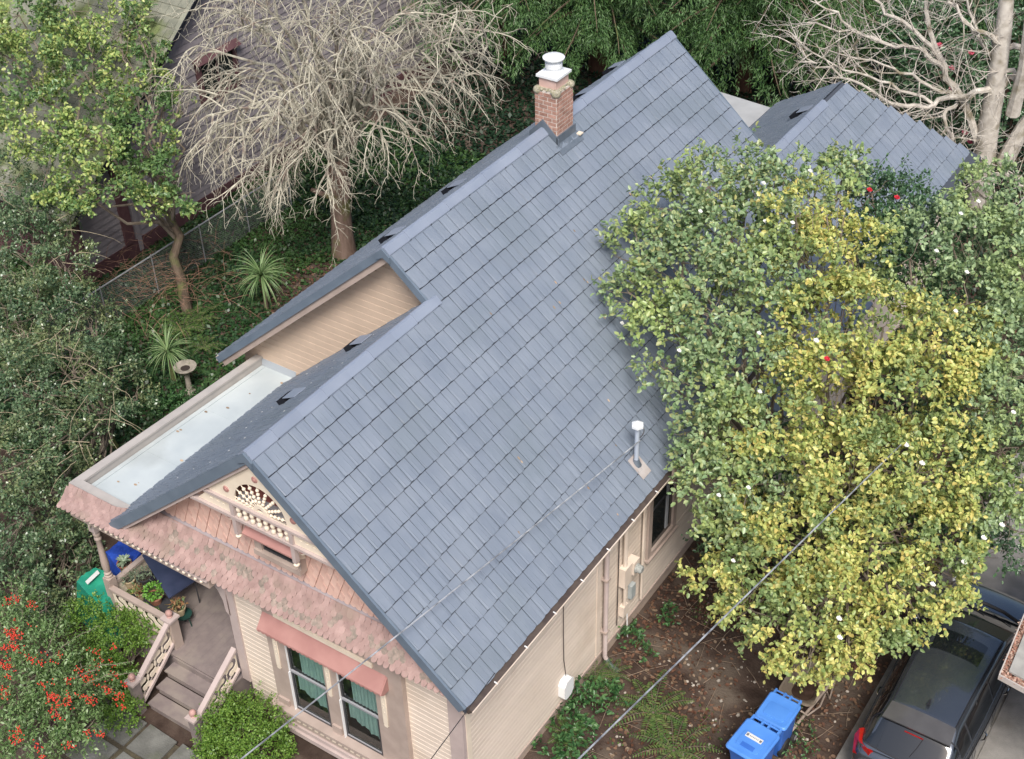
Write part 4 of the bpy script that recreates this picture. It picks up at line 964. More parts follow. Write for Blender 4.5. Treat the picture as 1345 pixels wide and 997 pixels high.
# plants and table on the porch
m_terra = mat('terracotta', (.30, .13, .08), (.38, .18, .12), 6, .8, .2, 40); m_terra2 = mat('pot_cream', (.45, .36, .22), (.5, .4, .26), 6, .7)
m_dsoil = mat('pot_soil', (.04, .03, .025), None, 8, .95)
def pot(cat_label, px, py, z, r, kind, m=None, h=.2):
    c = at(px, py, z=z + h); x, y = c[0], c[1]
    t = thing('potted_plant', cat_label, 'potted plant', (x, y, z), 'potted plants on the porch')
    MB().lathe((x, y, z), [(r * .65, 0), (r * .92, h * .85), (r * 1.05, h * .86), (r * 1.05, h), (r * .9, h), (r * .85, h * .9)], 16).build('pot', m or m_terra, t, smooth=True)
    MB().lathe((x, y, z), [(r * .86, h * .8), (r * .86, h * .92)], 12).build('soil', m_dsoil, t)
    l = Leafy(); n = {'agave': 22, 'jade': 260, 'spiky': 130, 'crown': 30, 'trail': 90}[kind]
    if kind == 'agave':
        a = rng.uniform(0, 6.28, n); e = rng.uniform(.15, .9, n); D = np.column_stack([np.cos(a) * np.cos(e), np.sin(a) * np.cos(e), np.sin(e)]); P = np.tile([x, y, z + h], (n, 1)).astype(float); V, F = leaves(P, D, np.tile([0, 0, 1.], (n, 1)) + D * .1, np.full(n, r * 1.3), np.full(n, r * .42), .3, True)
        mm = leafmat('agave_leaf', [(.28, .38, .24), (.36, .46, .30), (.42, .50, .36)], trans=0)
    elif kind == 'jade':
        c3_ = unit(n) * np.array([r * 1.2, r * 1.2, r * .9]) * rng.uniform(.7, 1, (n, 1)); P = c3_ + [x, y, z + h + r * .8]; D = c3_ + unit(n) * .1; V, F = leaves(P, D, unit(n) + [0, 0, 1], rng.uniform(.04, .07, n), np.full(n, .04), .2, True)
        mm = leafmat('jade_leaf', [(.08, .22, .03), (.13, .30, .04), (.18, .36, .06)], trans=.1)
    else:
        a = rng.uniform(0, 6.28, n); rr_ = r * rng.uniform(.2, 1.3, n); P = np.column_stack([x + np.cos(a) * rr_, y + np.sin(a) * rr_, z + h + rng.uniform(0, .16, n)]); D = unit(n) + [0, 0, .6]; V, F = leaves(P, D, unit(n), rng.uniform(.05, .14, n), np.full(n, .018 if kind != 'trail' else .03), .2)
        mm = leafmat('spiky_' + kind, [(.14, .20, .13), (.22, .28, .18), (.10, .13, .08)] if kind == 'spiky' else [(.25, .10, .06), (.30, .18, .08), (.10, .2, .08)], trans=0)
    l.add(V, F).build('foliage', mm, t); return t
shelf = thing('plant_bench', 'low dark bench holding the pots beside the porch railing', 'bench', (-4.2, .62, FZ))
MB().bb((-4.75, .38, FZ + .32), (-3.55, .86, FZ + .36)).build('bench_top', m_sash, shelf)
for (a, b) in ((-4.7, .42), (-3.6, .42), (-4.7, .82), (-3.6, .82)): MB().bb((a - .02, b - .02, FZ), (a + .02, b + .02, FZ + .32)).build('leg', m_sash, shelf)
pot('pale green agave rosette in a terracotta pot beside the blue tarpaulin', 163, 739, FZ + .36, .15, 'agave')
pot('spiky grey succulent in a cream rimmed pot', 169, 760, FZ + .36, .13, 'spiky', m_terra2)
pot('tangled grey-green succulent in a dark pot behind the cream rimmed one', 189, 757, FZ + .36, .15, 'spiky', m_sash)
pot('small yellow-green succulent in a tan pot by the railing', 183, 778, FZ + .36, .09, 'trail', m_terra2)
pot('bright green bushy jade plant in a terracotta bowl', 203, 782, FZ + .36, .16, 'jade')
pot('sparse reddish plant in a pale pot behind the newel ball', 235, 797, FZ + .30, .13, 'trail', m_terra2)
tb = thing('porch_table', 'dark blue folding table on the porch under the eave', 'table', (-3.9, 1.5, FZ)); m_tb = mat('table_blue', (.035, .045, .085), (.05, .06, .11), 4, .4)
MB().prism([g3(187, 731, FZ + .72), g3(222, 787, FZ + .72), g3(262, 760, FZ + .72), g3(225, 700, FZ + .72)], (0, 0, .03)).build('table_top', m_tb, tb)
for p in ((196, 735), (222, 780), (255, 760)): 
    q = at(p[0], p[1], z=FZ + .7); MB().tube([q, (q[0], q[1], FZ)], .015, 6).build('leg', m_sash, tb)
ps_ = thing('plant_stand', 'dark green metal plant stand behind the newel post', 'plant stand', (at(240, 806, z=FZ + .28)[0], at(240, 806, z=FZ + .28)[1], FZ)); q = at(241, 806, z=FZ + .28)
MB().lathe((q[0], q[1], FZ + .26), [(.17, 0), (.17, .02)], 14).build('stand_top', mat('stand_green', (.02, .06, .05), None, 3, .4), ps_)
for k in range(3): a = k * 2.1; MB().tube([(q[0] + .12 * math.cos(a), q[1] + .12 * math.sin(a), FZ + .26), (q[0] + .17 * math.cos(a), q[1] + .17 * math.sin(a), FZ)], .012, 6).build('leg', MATS['stand_green'], ps_)
# birdbath
q = at(243, 482, z=.85); t = thing('birdbath', 'weathered concrete birdbath beside the long-leaved plant', 'birdbath', (q[0], q[1], 0)); m_cb = mat('birdbath_concrete', (.26, .23, .19), (.36, .32, .27), 10, .95, .5, 50, c3=(.14, .15, .08))
MB().lathe((q[0], q[1], .74), [(.08, 0), (.24, .05), (.29, .11), (.29, .13), (.25, .13), (.16, .08), (.001, .06)], 20).build('basin', m_cb, t, smooth=True)
MB().lathe((q[0], q[1], .811), [(.20, 0), (.20, .004)], 16).build('debris', m_dsoil, t)
MB().lathe((q[0], q[1], 0), [(.16, 0), (.15, .08), (.08, .14), (.065, .5), (.09, .70), (.10, .745)], 14).build('pedestal', m_cb, t, smooth=True)
# chain-link fence on the left
F0, F1 = Vector(at(118, 387, z=1.25)), Vector(at(316, 262, z=1.25)); fd = (F1 - F0).normalized(); F1 = F1 + fd * 2.0; F0 = F0 - fd * 1.5; LF = (F1 - F0).length
t = thing('chain_link_fence', 'grey chain-link fence with a top rail between the gardens', 'fence', (F0.x, F0.y, 0)); m_fen = mat('fence_steel', (.24, .25, .26), (.32, .33, .34), 5, .5, metal=.2)
MB().tube([F0, F1], .025, 8).build('top_rail', m_fen, t)
for k in range(6):
    p = F0 + fd * (LF * k / 5); MB().tube([(p.x, p.y, -.05), (p.x, p.y, 1.3)], .02, 8).build('post', m_fen, t)
mb = MB(); stp = .075; Hh = 1.2; nn = int(LF / stp); hw = .0022
for s in (-1, 1):
    for i in range(-int(Hh / stp) if s > 0 else 0, nn if s > 0 else nn + int(Hh / stp)):
        u0 = i * stp; u1 = u0 + s * Hh; za, zb = .02, .02 + Hh
        if u0 < 0: za += -u0; u0 = 0
        if u0 > LF: za += u0 - LF; u0 = LF
        if u1 > LF: zb -= u1 - LF; u1 = LF
        if u1 < 0: zb -= -u1; u1 = 0
        if zb <= za: continue
        a, b = F0 + fd * u0, F0 + fd * u1; a.z, b.z = za, zb; mb.tube([a, b], .003, 3, False)
mb.build('wire_mesh', m_fen, t, kind='stuff')
# ---------------------------------------------------------------- neighbouring buildings, rear wing
m_nw = mat('neighbour_siding', (.20, .178, .192), (.245, .22, .232), 2, .75, .2, 30, .2, rnd=.05)
m_nr = mat('neighbour_trim', (.085, .04, .045), (.11, .055, .06), 4, .7)
m_moss2 = mat('mossy_shingle', (.17, .175, .14), (.24, .24, .19), 3, .95, .7, 40, .15, rnd=.14, c3=(.14, .17, .07))
nh = thing('neighbour_house', 'mauve-grey boarded neighbour house with a mossy shingle roof and maroon window', 'house', (-18, 15, 0))
NX = -15.5; RS = .737
nz = lambda y: 5.2 + RS * (y - 13) if y < 17.5 else 5.2 + RS * 4.5 - RS * (y - 17.5)
nwall = MB().prism([(NX - .04, 9.2, 0), (NX - .04, 25.5, 0), (NX - .04, 25.5, nz(25.5)), (NX - .04, 17.5, nz(17.5)), (NX - .04, 9.2, nz(9.2))], (-7, 0, 0)).build('wall', m_nr, nh)
z = .5
while z < 8.3:
    y0 = 9.25 if z < nz(9.2) else 13 + (z + .2 - 5.2) / RS; y1 = min(25.4, 17.5 + (nz(17.5) - z - .2) / RS)
    segs = [(y0, 14.35), (16.1, y1)] if 3.2 < z < 4.65 and y0 < 14.3 else [(y0, y1)]
    for a, b in segs:
        if b - a > .2: MB().prism([(NX - .04, a, z), (NX + .005, a, z), (NX - .02, a, z + .195), (NX - .04, a, z + .195)], (0, b - a, 0)).build('siding_board', m_nw, nwall)
    z += .2
MB().bb((NX - .04, 9.2, 0), (NX + .03, 25.4, .5)).build('skirting', m_nr, nh)
MB().bb((NX - .05, 10.6, .5), (NX + .06, 10.95, 3.3)).build('corner_post', m_nr, nh)
MB().bb((NX - .05, 11.05, .1), (NX + .04, 11.2, 3.4)).build('downpipe', m_nw, nh)
nwn = MB(); a, b, c, d = 14.40, 16.05, 3.28, 4.60
nwn.bb((NX - .04, a, c), (NX + .05, a + .16, d)); nwn.bb((NX - .04, b - .16, c), (NX + .05, b, d)); nwn.bb((NX - .04, a + .16, c), (NX + .06, b - .16, c + .12)); nwn.bb((NX - .04, a + .16, d - .16), (NX + .05, b - .16, d))
nwn.prism([(NX, a - .1, d + .12), (NX, a - .1, d), (NX + .2, a - .1, d - .04)], (0, b - a + .2, 0))
nwo = nwn.build('window', m_nr, nh); MB().bb((NX - .03, a + .16, c + .12), (NX - .01, b - .16, d - .16)).build('pane', m_glass, nwo)
MB().bb((NX - .009, 15.2, c + .12), (NX + .02, 15.25, d - .16)).build('mullion', m_nr, nwo)
nro = MB().prism([(NX + .25, 8.8, nz(8.8) + .03), (NX + .25, 17.5, nz(17.5) + .03), (NX - 7, 17.5, nz(17.5) + .03), (NX - 7, 8.8, nz(8.8) + .03)], (0, 0, .1))
nro.prism([(NX + .25, 17.501, nz(17.5) + .03), (NX + .25, 25.8, nz(25.8) + .03), (NX - 7, 25.8, nz(25.8) + .03), (NX - 7, 17.501, nz(17.5) + .03)], (0, 0, .1))
nroof = nro.build('roof', m_moss2, nh)
rr = random.Random(4); many = MB(); cnt = 0
for r_ in range(32):
    y0 = 9.0 + r_ * .265; x = NX + .27 - rr.uniform(0, .2)
    while x > NX - 4.5:
        w = rr.uniform(.22, .34); zt = lambda y: 5.2 + RS * (y - 13) + .13
        q = [(x, y0, zt(y0) + .035), (x - w + .012, y0, zt(y0) + .035), (x - w + .012, y0 + .3, zt(y0 + .3)), (x, y0 + .3, zt(y0 + .3))]
        mb = MB().prism(q, (0, 0, -.02))
        if 3 <= r_ and x > NX - 2.6 and cnt < 280: mb.build('shingle', m_moss2, nroof); cnt += 1
        else: many.add(mb.v, mb.f)
        x -= w
many.build('shingle', m_moss2, nroof, kind='stuff')
MB().prism([(NX + .26, 8.8, nz(8.8) + .14), (NX + .26, 17.5, nz(17.5) + .14), (NX + .26, 17.5, nz(17.5) + .02), (NX + .26, 8.8, nz(8.8) + .02)], (.03, 0, 0)).build('rake_board', m_black, nh)
# lattice screen beyond
t = thing('lattice_screen', 'weathered wooden lattice screen behind the bare tree', 'lattice', tuple(at(495, 115, z=0)))
q = Vector(at(495, 112, z=.2)); mb = MB()
for s in (-1, 1):
    for i in range(26):
        u0 = -1.6 + i * .16; pts_ = []
        p0, p1 = (u0, 0), (u0 + s * 1.5, 1.5)
        mb.tube([(q.x, q.y + p0[0], .2 + p0[1]), (q.x + .005 * s, q.y + p1[0], .2 + p1[1])], .018, 4, False)
mb.build('lattice_slats', mat('lattice_wood', (.13, .13, .07), (.2, .19, .11), 6, .9), t, kind='stuff')
for dy in (-1.7, 2.5): MB().bb((q.x - .05, q.y + dy - .05, 0), (q.x + .05, q.y + dy + .05, 1.9)).build('post', MATS['lattice_wood'], t)

# rear wing: a hipped roof beyond the main one
WX, WZ, WY, WW = 1.77, 6.0, 19.8, 3.0
zwr = lambda x: WZ - TP * (x - WX); zwl = lambda x: WZ + TP * (x - WX)
wr = MB(); ez = WZ - TP * WW
wr.prism([(WX, 15.7, WZ), (WX, WY, WZ), (WX + WW, WY + WW, ez), (WX + WW, 15.7, ez)], (0, 0, -.12))
wr.prism([(WX - .001, 15.7, WZ), (WX - WW, 15.7, ez), (WX - WW, WY + WW, ez), (WX - .001, WY, WZ)], (0, 0, -.121))
wr.prism([(WX, WY + .001, WZ), (WX - WW, WY + WW + .001, ez), (WX + WW, WY + WW + .001, ez)], (0, 0, -.119))
wing = wr.build('wing_roof', m_under, house)
tiles = []
for i in range(0, 10):
    xb = WX + .34 + EXP * i
    if xb < WX + WW + .05: course_rows(xb, 1, 15.7, WY + (xb - WX) - .1, zwr, 900 + i)
    xb = WX - .34 - EXP * i
    if xb > WX - WW - .05: course_rows(xb, -1, 15.7, WY + (WX - xb) - .1, zwl, 950 + i)
mb = MB()
for M, key, c in tiles:
    src = tverts[key]; vs = []
    for v in src.v:
        q = M @ Vector(v); q.y = min(q.y, WY + abs(q.x - WX) + .05 + .10 * (M.to_translation().x * 37 % 1)); vs.append(q)
    mb.add(vs, src.f)
mb.build('roof_tile', m_tile, wing, kind='stuff')
_r = roofo; roofo = wing; ridge_cap(WX, WZ, 15.7, 18.6); roofo = _r
vv = at(1052, 146, z=5.7); 
_r = roofo; roofo = wing; roof_vent(vv[0] - .0 if vv[0] < WX - .3 else WX - .45, min(vv[1], 19), zwl); roof_vent(WX - .75, 16.3, zwl); roofo = _r
MB().bb((WX - WW + .3, 15.7, .0), (WX + WW - .3, WY + WW - .3, ez - .02)).build('wing_wall', m_side, house)
MB().prism([(-4.6, 15.6, 3.32), (WX - WW + .1, 15.6, 3.32), (WX - WW + .1, 22.6, 3.32), (-4.2, 22.9, 3.32)], (0, 0, -.1)).build('flat_roof', mat('membrane_grey', (.33, .34, .35), (.40, .41, .42), 1.5, .6, c3=(.28, .28, .28)), house)
MB().bb((-4.3, 15.6, 0), (WX - WW + .29, 22.4, 3.2)).build('wing_wall', m_side, house)

# neighbour carport corner over the car
z0 = 3.0; c0 = Vector(at(1312, 886, z=z0)); ca = Vector(at(1345, 806, z=z0)); cb = Vector(at(1345, 904, z=z0))
da = (ca - c0).normalized(); db = (cb - c0).normalized(); La, Lb = 4.5, 4.0
t = thing('carport_roof', 'corner of a neighbouring carport roof with a leaf-filled gutter above the car', 'carport', (c0.x, c0.y, 0))
cp = lambda u, v, z: c0 + da * u + db * v + Vector((0, 0, z))
m_cp = mat('carport_tin', (.30, .29, .27), (.38, .37, .34), 5, .6); m_cpt = mat('carport_trim', (.46, .41, .38), (.52, .47, .43), 5, .6)
MB().prism([cp(.17, .13, -.02), cp(La, .13, -.02), cp(La, Lb, -.02), cp(.17, Lb, -.02)], (0, 0, .04)).build('roof_sheet', m_cp, t)
MB().prism([cp(0, 0, 0), cp(La, 0, 0), cp(La, .02, 0), cp(.0, .02, 0)], (0, 0, -.12)).build('gutter_side', m_cpt, t)
MB().prism([cp(0, 0.021, 0), cp(0, Lb, 0), cp(.02, Lb, 0), cp(.02, .021, 0)], (0, 0, -.12)).build('gutter_side', m_cpt, t)
MB().prism([cp(.021, .021, -.10), cp(La, .021, -.10), cp(La, Lb, -.10), cp(.021, Lb, -.10)], (0, 0, -.02)).build('gutter_bed', m_gutter, t)
n = 1100; u = rng.uniform(.02, 1.5, n); v = rng.uniform(.02, .14, n); sw = rng.random(n) < .5
uu = np.where(sw, u, rng.uniform(.02, .17, n)); vv2 = np.where(sw, v, u)
P = np.array([cp(a, b, -.07 + .05 * random.random()) for a, b in zip(uu, vv2)]); V, F = leaves(P, unit(n) * [1, 1, .35], unit(n) * .4 + [0, 0, 1], rng.uniform(.04, .08, n), rng.uniform(.03, .05, n))
Leafy().add(V, F).build('fallen_leaves', leafmat('gutter_leaf', [(.28, .12, .08), (.40, .22, .16), (.50, .36, .28), (.20, .08, .06)], trans=0), t, 'stuff')
for (a, b) in ((La - .1, .1), (La - .1, Lb - .1), (.3, Lb - .2)): p = cp(a, b, 0); MB().bb((p.x - .05, p.y - .05, 0), (p.x + .05, p.y + .05, z0 - .13)).build('post', m_cpt, t)
# ---------------------------------------------------------------- plants
m_bark = mat('bark_brown', (.10, .075, .055), (.18, .135, .10), 5, .95, .9, 30, .15, stretch=(1, 1, .3), c3=(.14, .16, .06))
m_barkl = mat('bark_lichen', (.37, .345, .275), (.54, .51, .41), 8, .95, .6, 40, .15, c3=(.24, .19, .16), rnd=.12)
m_barkp = mat('bark_pale', (.44, .40, .35), (.60, .56, .50), 5, .9, .6, 30, .2, c3=(.24, .21, .15), rnd=.08)
m_twigd = mat('camellia_twig', (.15, .12, .09), (.24, .20, .16), 6, .9)

def sprigs(blobs, dens, npl, L, ratio, seed, hexa=True, droop=0.0, sprig=.22, low=-.55, shell=(.72, 1.06), inner=.25, out=.8, holes=-.42, tuft=0):
    """leaf sprigs over the union of ellipsoids; returns Leafy"""
    g = np.random.default_rng(seed); lf = Leafy()
    Cc = np.array([b[0] for b in blobs]); Rr = np.array([b[1] for b in blobs])
    for i, (c, r) in enumerate(blobs):
        r = np.array(r, float); area = 4 * math.pi * ((r[0] * r[1]) ** 1.6 / 3 + (r[0] * r[2]) ** 1.6 / 3 + (r[1] * r[2]) ** 1.6 / 3) ** (1 / 1.6)
        n = int(area * dens); d = g.normal(size=(n, 3)); d /= np.linalg.norm(d, axis=1, keepdims=True)
        d = d[d[:, 2] > low - .2 * g.random(len(d))]; n = len(d)
        rad = np.where(g.random(n) < inner, g.uniform(.35, .8, n), g.uniform(shell[0], shell[1], n))
        # lumpy surface, so that clumps and hollows read
        lump = 1 + .20 * np.sin(d[:, 0] * 9 + i) * np.sin(d[:, 1] * 8 + 2 * i) + .10 * np.sin(d[:, 2] * 11 + 3 * i)
        P = np.array(c) + d * r * (rad * lump)[:, None]
        if tuft:     # gather the sprigs into tufts, so that lit tips and dark hollows read
            m = max(4, int(area * tuft)); dc = g.normal(size=(m, 3)); dc /= np.linalg.norm(dc, axis=1, keepdims=True); T = np.array(c) + dc * r * g.uniform(.72, 1.10, (m, 1))
            idx = g.integers(0, m, n); od = g.normal(size=(n, 3)) + dc[idx] * .9 + [0, 0, .35]; od /= np.linalg.norm(od, axis=1, keepdims=True)
            P = T[idx] + od * g.uniform(.10, .27, (n, 1)) * np.clip(r.mean() / .8, .6, 1.1); d = od * .7 + dc[idx] * .5; d /= np.linalg.norm(d, axis=1, keepdims=True); P[d[:, 2] < low - .1, 2] += .15
        q = (P[:, None, :] - Cc[None]) / Rr[None]; dist = np.sqrt((q ** 2).sum(2)); dist[:, i] = 9
        stray = g.random(n) < .10; P = np.where(stray[:, None], np.array(c) + (P - np.array(c)) * g.uniform(1.05, 1.32, (n, 1)), P)
        hz = np.sin(P[:, 0] * 2.9 + 1.3 * np.sin(P[:, 2] * 2.3)) * np.sin(P[:, 1] * 2.7 + .8 * np.sin(P[:, 0] * 1.9)) * np.sin(P[:, 2] * 3.1 + seed) + .25 * g.normal(size=n)
        keep = ((dist.min(1) > .62) | (g.random(n) < .12)) & (hz > holes); P, d = P[keep], d[keep]; n = len(P)
        if n == 0: continue
        sd = d * out + g.normal(size=(n, 3)) * .45 + [0, 0, .25 - droop]; sd /= np.linalg.norm(sd, axis=1, keepdims=True)
        k = npl; t = (np.arange(k) / k)[None, :, None]; sl_ = sprig * g.uniform(.6, 1.3, (n, 1, 1))
        B = P[:, None, :] + sd[:, None, :] * t * sl_ + g.normal(size=(n, k, 3)) * .012
        ld = sd[:, None, :] * .55 + g.normal(size=(n, k, 3)) * .75; ld = ld.reshape(-1, 3); ld /= np.linalg.norm(ld, axis=1, keepdims=True)
        nn = np.repeat(d, k, 0) * .6 + [0, 0, .7] + g.normal(size=(n * k, 3)) * .45
        l = L * g.uniform(.6, 1.25, n * k); V, F = leaves(B.reshape(-1, 3), ld, nn, l, l * ratio * g.uniform(.8, 1.15, n * k), .15, hexa); lf.add(V, F)
    return lf
def bl(lst, k=1.0, sq=.85): return [(at(px, py, z=z), (r * k, r * k, r * k * sq)) for px, py, z, r in lst]
def limb(mb, a, b, r0, r1, n=6, wob=.12, seed=0, sides=7, sag=0):
    rr = random.Random(seed); a, b = Vector(a), Vector(b); L = (b - a).length; pts = []; rs = []
    for i in range(n + 1):
        t = i / n; w = wob * L * .3 * math.sin(math.pi * t); pts.append(a.lerp(b, t) + Vector((rr.uniform(-w, w), rr.uniform(-w, w), rr.uniform(-w, w) + sag * math.sin(math.pi * t)))); rs.append(r0 + (r1 - r0) * t)
    mb.tube(pts, rs, sides, False); return pts
def leafy_tree(name, label, cat, base, top, blobs, lm, bark, tr=.13, group=None, dens=60, npl=7, L=.085, ratio=.62, seed=1, **kw):
    t = thing(name, label, cat, tuple(base), group); base, top = Vector(base), Vector(top)
    mb = MB(); limb(mb, base - Vector((0, 0, .1)), top, tr, tr * .6, 7, .15, seed, 9); mb.build('trunk', bark, t, smooth=True)
    mb = MB()
    for i, (c, r) in enumerate(blobs):
        s = base.lerp(top, .55 + .45 * ((i * 37 % 10) / 10)); p = limb(mb, s, c, tr * .35, .018, 6, .25, seed + i, 6, .15)
        rr = random.Random(seed * 31 + i)
        for k in range(9):
            d = Vector((rr.gauss(0, 1), rr.gauss(0, 1), rr.gauss(.2, .8))).normalized(); e = Vector(c) + Vector((d.x * r[0], d.y * r[1], d.z * r[2])) * .95; limb(mb, p[rr.choice((4, 5, 6))], e, .012, .004, 4, .3, i * 9 + k, 4)
    mb.build('branches', m_twigd, t, smooth=True)
    sprigs(blobs, dens, npl, L, ratio, seed, **kw).build('crown', lm, t)
    return t
def blossom(t, px, py, z, col, r=.045):
    p = at(px, py, z=z); rr = random.Random(px * 7 + py); V = []; mb = MB()
    for k in range(9):
        a = k * 2.4; e = .3 + .09 * k; d = Vector((math.cos(a) * math.cos(e), math.sin(a) * math.cos(e), math.sin(e))); s_ = d.orthogonal().normalized() * r * .5
        mb.add([p, tuple(Vector(p) + d * r * .6 + s_), tuple(Vector(p) + d * r * 1.15), tuple(Vector(p) + d * r * .6 - s_)], [(0, 1, 2, 3)])
    mb.ball(p, r * .55, 6); mb.build('blossom', col, t)
m_fw = mat('blossom_white', (.85, .84, .80), None, 3, .6); m_fr = mat('blossom_red', (.55, .03, .05), None, 3, .6); m_fp = mat('blossom_pink', (.62, .12, .18), None, 3, .6)

lm_grey = leafmat('camellia_leaf_grey', [(0.150, 0.250, 0.106), (0.237, 0.350, 0.163), (0.338, 0.450, 0.225), (0.213, 0.312, 0.163), (0.388, 0.475, 0.237), (0.413, 0.400, 0.150)], patch=[(0.275, 0.388, 0.138), (0.375, 0.475, 0.163), (0.450, 0.512, 0.188), (0.250, 0.362, 0.150)], pscale=.7, ppos=(.52, .64), rough=.34, spec=.55)
lm_yel = leafmat('camellia_leaf_yellow', [(0.269, 0.347, 0.101), (0.381, 0.448, 0.134), (0.504, 0.549, 0.168), (0.616, 0.627, 0.202), (0.672, 0.616, 0.202), (0.560, 0.448, 0.134)], patch=[(0.168, 0.258, 0.090), (0.246, 0.336, 0.134), (0.347, 0.426, 0.168)], pscale=1.0, ppos=(.50, .60), rough=.38, spec=.5)
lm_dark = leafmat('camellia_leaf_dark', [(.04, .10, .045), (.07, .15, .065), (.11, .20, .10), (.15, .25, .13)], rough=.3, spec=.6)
lm_blue = leafmat('camellia_leaf_bluegreen', [(0.190, 0.291, 0.152), (0.266, 0.367, 0.202), (0.342, 0.455, 0.253), (0.152, 0.240, 0.127)], patch=[(0.329, 0.443, 0.177), (0.430, 0.519, 0.228)], pscale=.6, rough=.35, spec=.5)

Gb = bl([(985, 225, 8.0, .55), (930, 245, 7.7, .75), (880, 275, 7.35, .75), (838, 320, 6.95, .6), (826, 385, 6.5, .5), (895, 345, 7.0, .85), (955, 305, 7.4, .9), (1000, 360, 7.1, .85), (868, 425, 6.35, .6), (930, 415, 6.5, .85), (872, 485, 5.8, .5), (925, 500, 5.8, .75), (975, 480, 6.0, .8),
         (925, 570, 5.05, .6), (965, 575, 5.1, .75), (935, 635, 4.4, .6), (985, 640, 4.4, .7), (916, 600, 4.6, .4), (962, 680, 3.9, .55), (1010, 250, 8.0, .6), (1075, 240, 7.8, .65), (1110, 225, 7.9, .45), (940, 690, 3.6, .35)])
gt = leafy_tree('camellia_tree', 'tall grey-green camellia overhanging the roof edge, white blossoms', 'tree', (5.05, 9.2, 0), (5.0, 9.0, 4.2), Gb, lm_grey, m_bark, .13, None, 44, 7, .105, seed=21, inner=.12)
Yb = bl([(1068, 855, 2.3, .55), (1115, 845, 2.4, .5), (1025, 838, 2.4, .5), (985, 800, 2.7, .6), (945, 765, 3.0, .55), (1150, 835, 2.4, .4), (1085, 790, 2.9, .85), (1170, 790, 2.8, .75), (1225, 770, 2.8, .5), (1255, 782, 2.5, .25), (1000, 740, 3.3, .8), (1060, 715, 3.6, .9), (1140, 715, 3.6, .95), (1215, 705, 3.5, .85), (955, 735, 3.3, .5),
         (1040, 640, 4.4, 1.0), (1120, 620, 4.7, 1.1), (1205, 620, 4.5, 1.0), (1262, 640, 4.2, .7), (1030, 560, 5.2, .85), (1100, 520, 5.7, 1.0), (1180, 520, 5.7, 1.05), (1255, 540, 5.3, .85), (1080, 435, 6.5, .85), (1160, 430, 6.6, .95), (1235, 450, 6.2, .85), (1065, 355, 7.2, .7), (1120, 345, 7.2, .75), (1045, 285, 7.9, .55), (1085, 280, 7.8, .5), (1240, 740, 3.2, .5)])
yt = leafy_tree('camellia_tree', 'big camellia with bright yellow-green leaves filling the middle of the group', 'tree', (7.0, 8.6, 0), (6.9, 8.4, 4.0), Yb, lm_yel, m_bark, .15, None, 58, 7, .096, seed=33, inner=.22, holes=-.52, tuft=4.4)
Rb = bl([(1300, 265, 7.4, .7), (1340, 270, 7.4, .8), (1250, 320, 7.0, .75), (1195, 340, 7.0, .7), (1310, 350, 6.8, .95), (1370, 380, 6.6, 1.0), (1270, 400, 6.5, .8), (1330, 450, 6.1, .95), (1380, 500, 5.7, 1.0), (1310, 520, 5.5, .75), (1350, 580, 4.9, .75), (1310, 600, 4.6, .6), (1330, 640, 4.1, .5), (1290, 660, 3.9, .45), (1320, 690, 3.5, .35)])
rt_ = leafy_tree('camellia_tree', 'dense blue-green camellia beside the driveway, right of the yellow one', 'tree', (9.0, 11.2, 0), (8.9, 11.0, 4.0), Rb, lm_blue, m_bark, .14, None, 58, 7, .094, seed=45, inner=.12, holes=-.4, tuft=4.6)
Db = bl([(1180, 270, 7.0, .7), (1225, 290, 6.8, .7), (1145, 255, 7.3, .5), (1150, 310, 6.8, .7), (1210, 360, 6.2, .8)])
dt_ = leafy_tree('camellia_tree', 'dark glossy camellia with red blossoms behind the yellow one', 'tree', (7.2, 13.2, 0), (7.0, 13.0, 4.5), Db, lm_dark, m_bark, .12, None, 75, 7, .08, seed=51)
Ub = bl([(960, 720, 2.2, .6), (1010, 700, 2.4, .7), (1080, 690, 2.6, .9), (1170, 660, 3.0, 1.0), (1250, 690, 2.5, .8), (1300, 720, 2.4, .5), (1040, 610, 3.4, .9), (990, 715, 1.6, .5)])
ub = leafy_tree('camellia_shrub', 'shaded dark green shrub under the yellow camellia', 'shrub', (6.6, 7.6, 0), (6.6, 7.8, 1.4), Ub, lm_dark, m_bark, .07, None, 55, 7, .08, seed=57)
for (px, py, z) in ((1064, 225, 8.45), (1003, 241, 8.5), (920, 278, 8.1), (1005, 291, 8.0), (842, 356, 6.95), (817, 425, 6.2), (997, 438, 6.9), (1041, 293, 8.4), (892, 461, 6.6), (998, 515, 6.6), (983, 641, 5.1), (963, 737, 3.8), (944, 651, 5.0)): blossom(gt, px, py, z, m_fw)
for (px, py, z) in ((1102, 813, 3.6), (1103, 838, 3.2), (1225, 768, 3.4), (1072, 448, 7.2), (1211, 609, 5.5), (1190, 585, 5.6), (1292, 707, 4.2), (1266, 739, 3.8), (1316, 690, 4.1)): blossom(yt, px, py, z, m_fw, .055)
for (px, py, z) in ((1331, 542, 6.5), (1285, 265, 8.1), (1262, 281, 7.9), (1230, 330, 7.8), (1270, 358, 7.6), (1255, 409, 7.3)): blossom(rt_, px, py, z, m_fw)
for (px, py, z) in ((1142, 250, 7.8), (1178, 260, 7.7), (1086, 472, 6.9)): blossom(dt_, px, py, z, m_fr, .06)

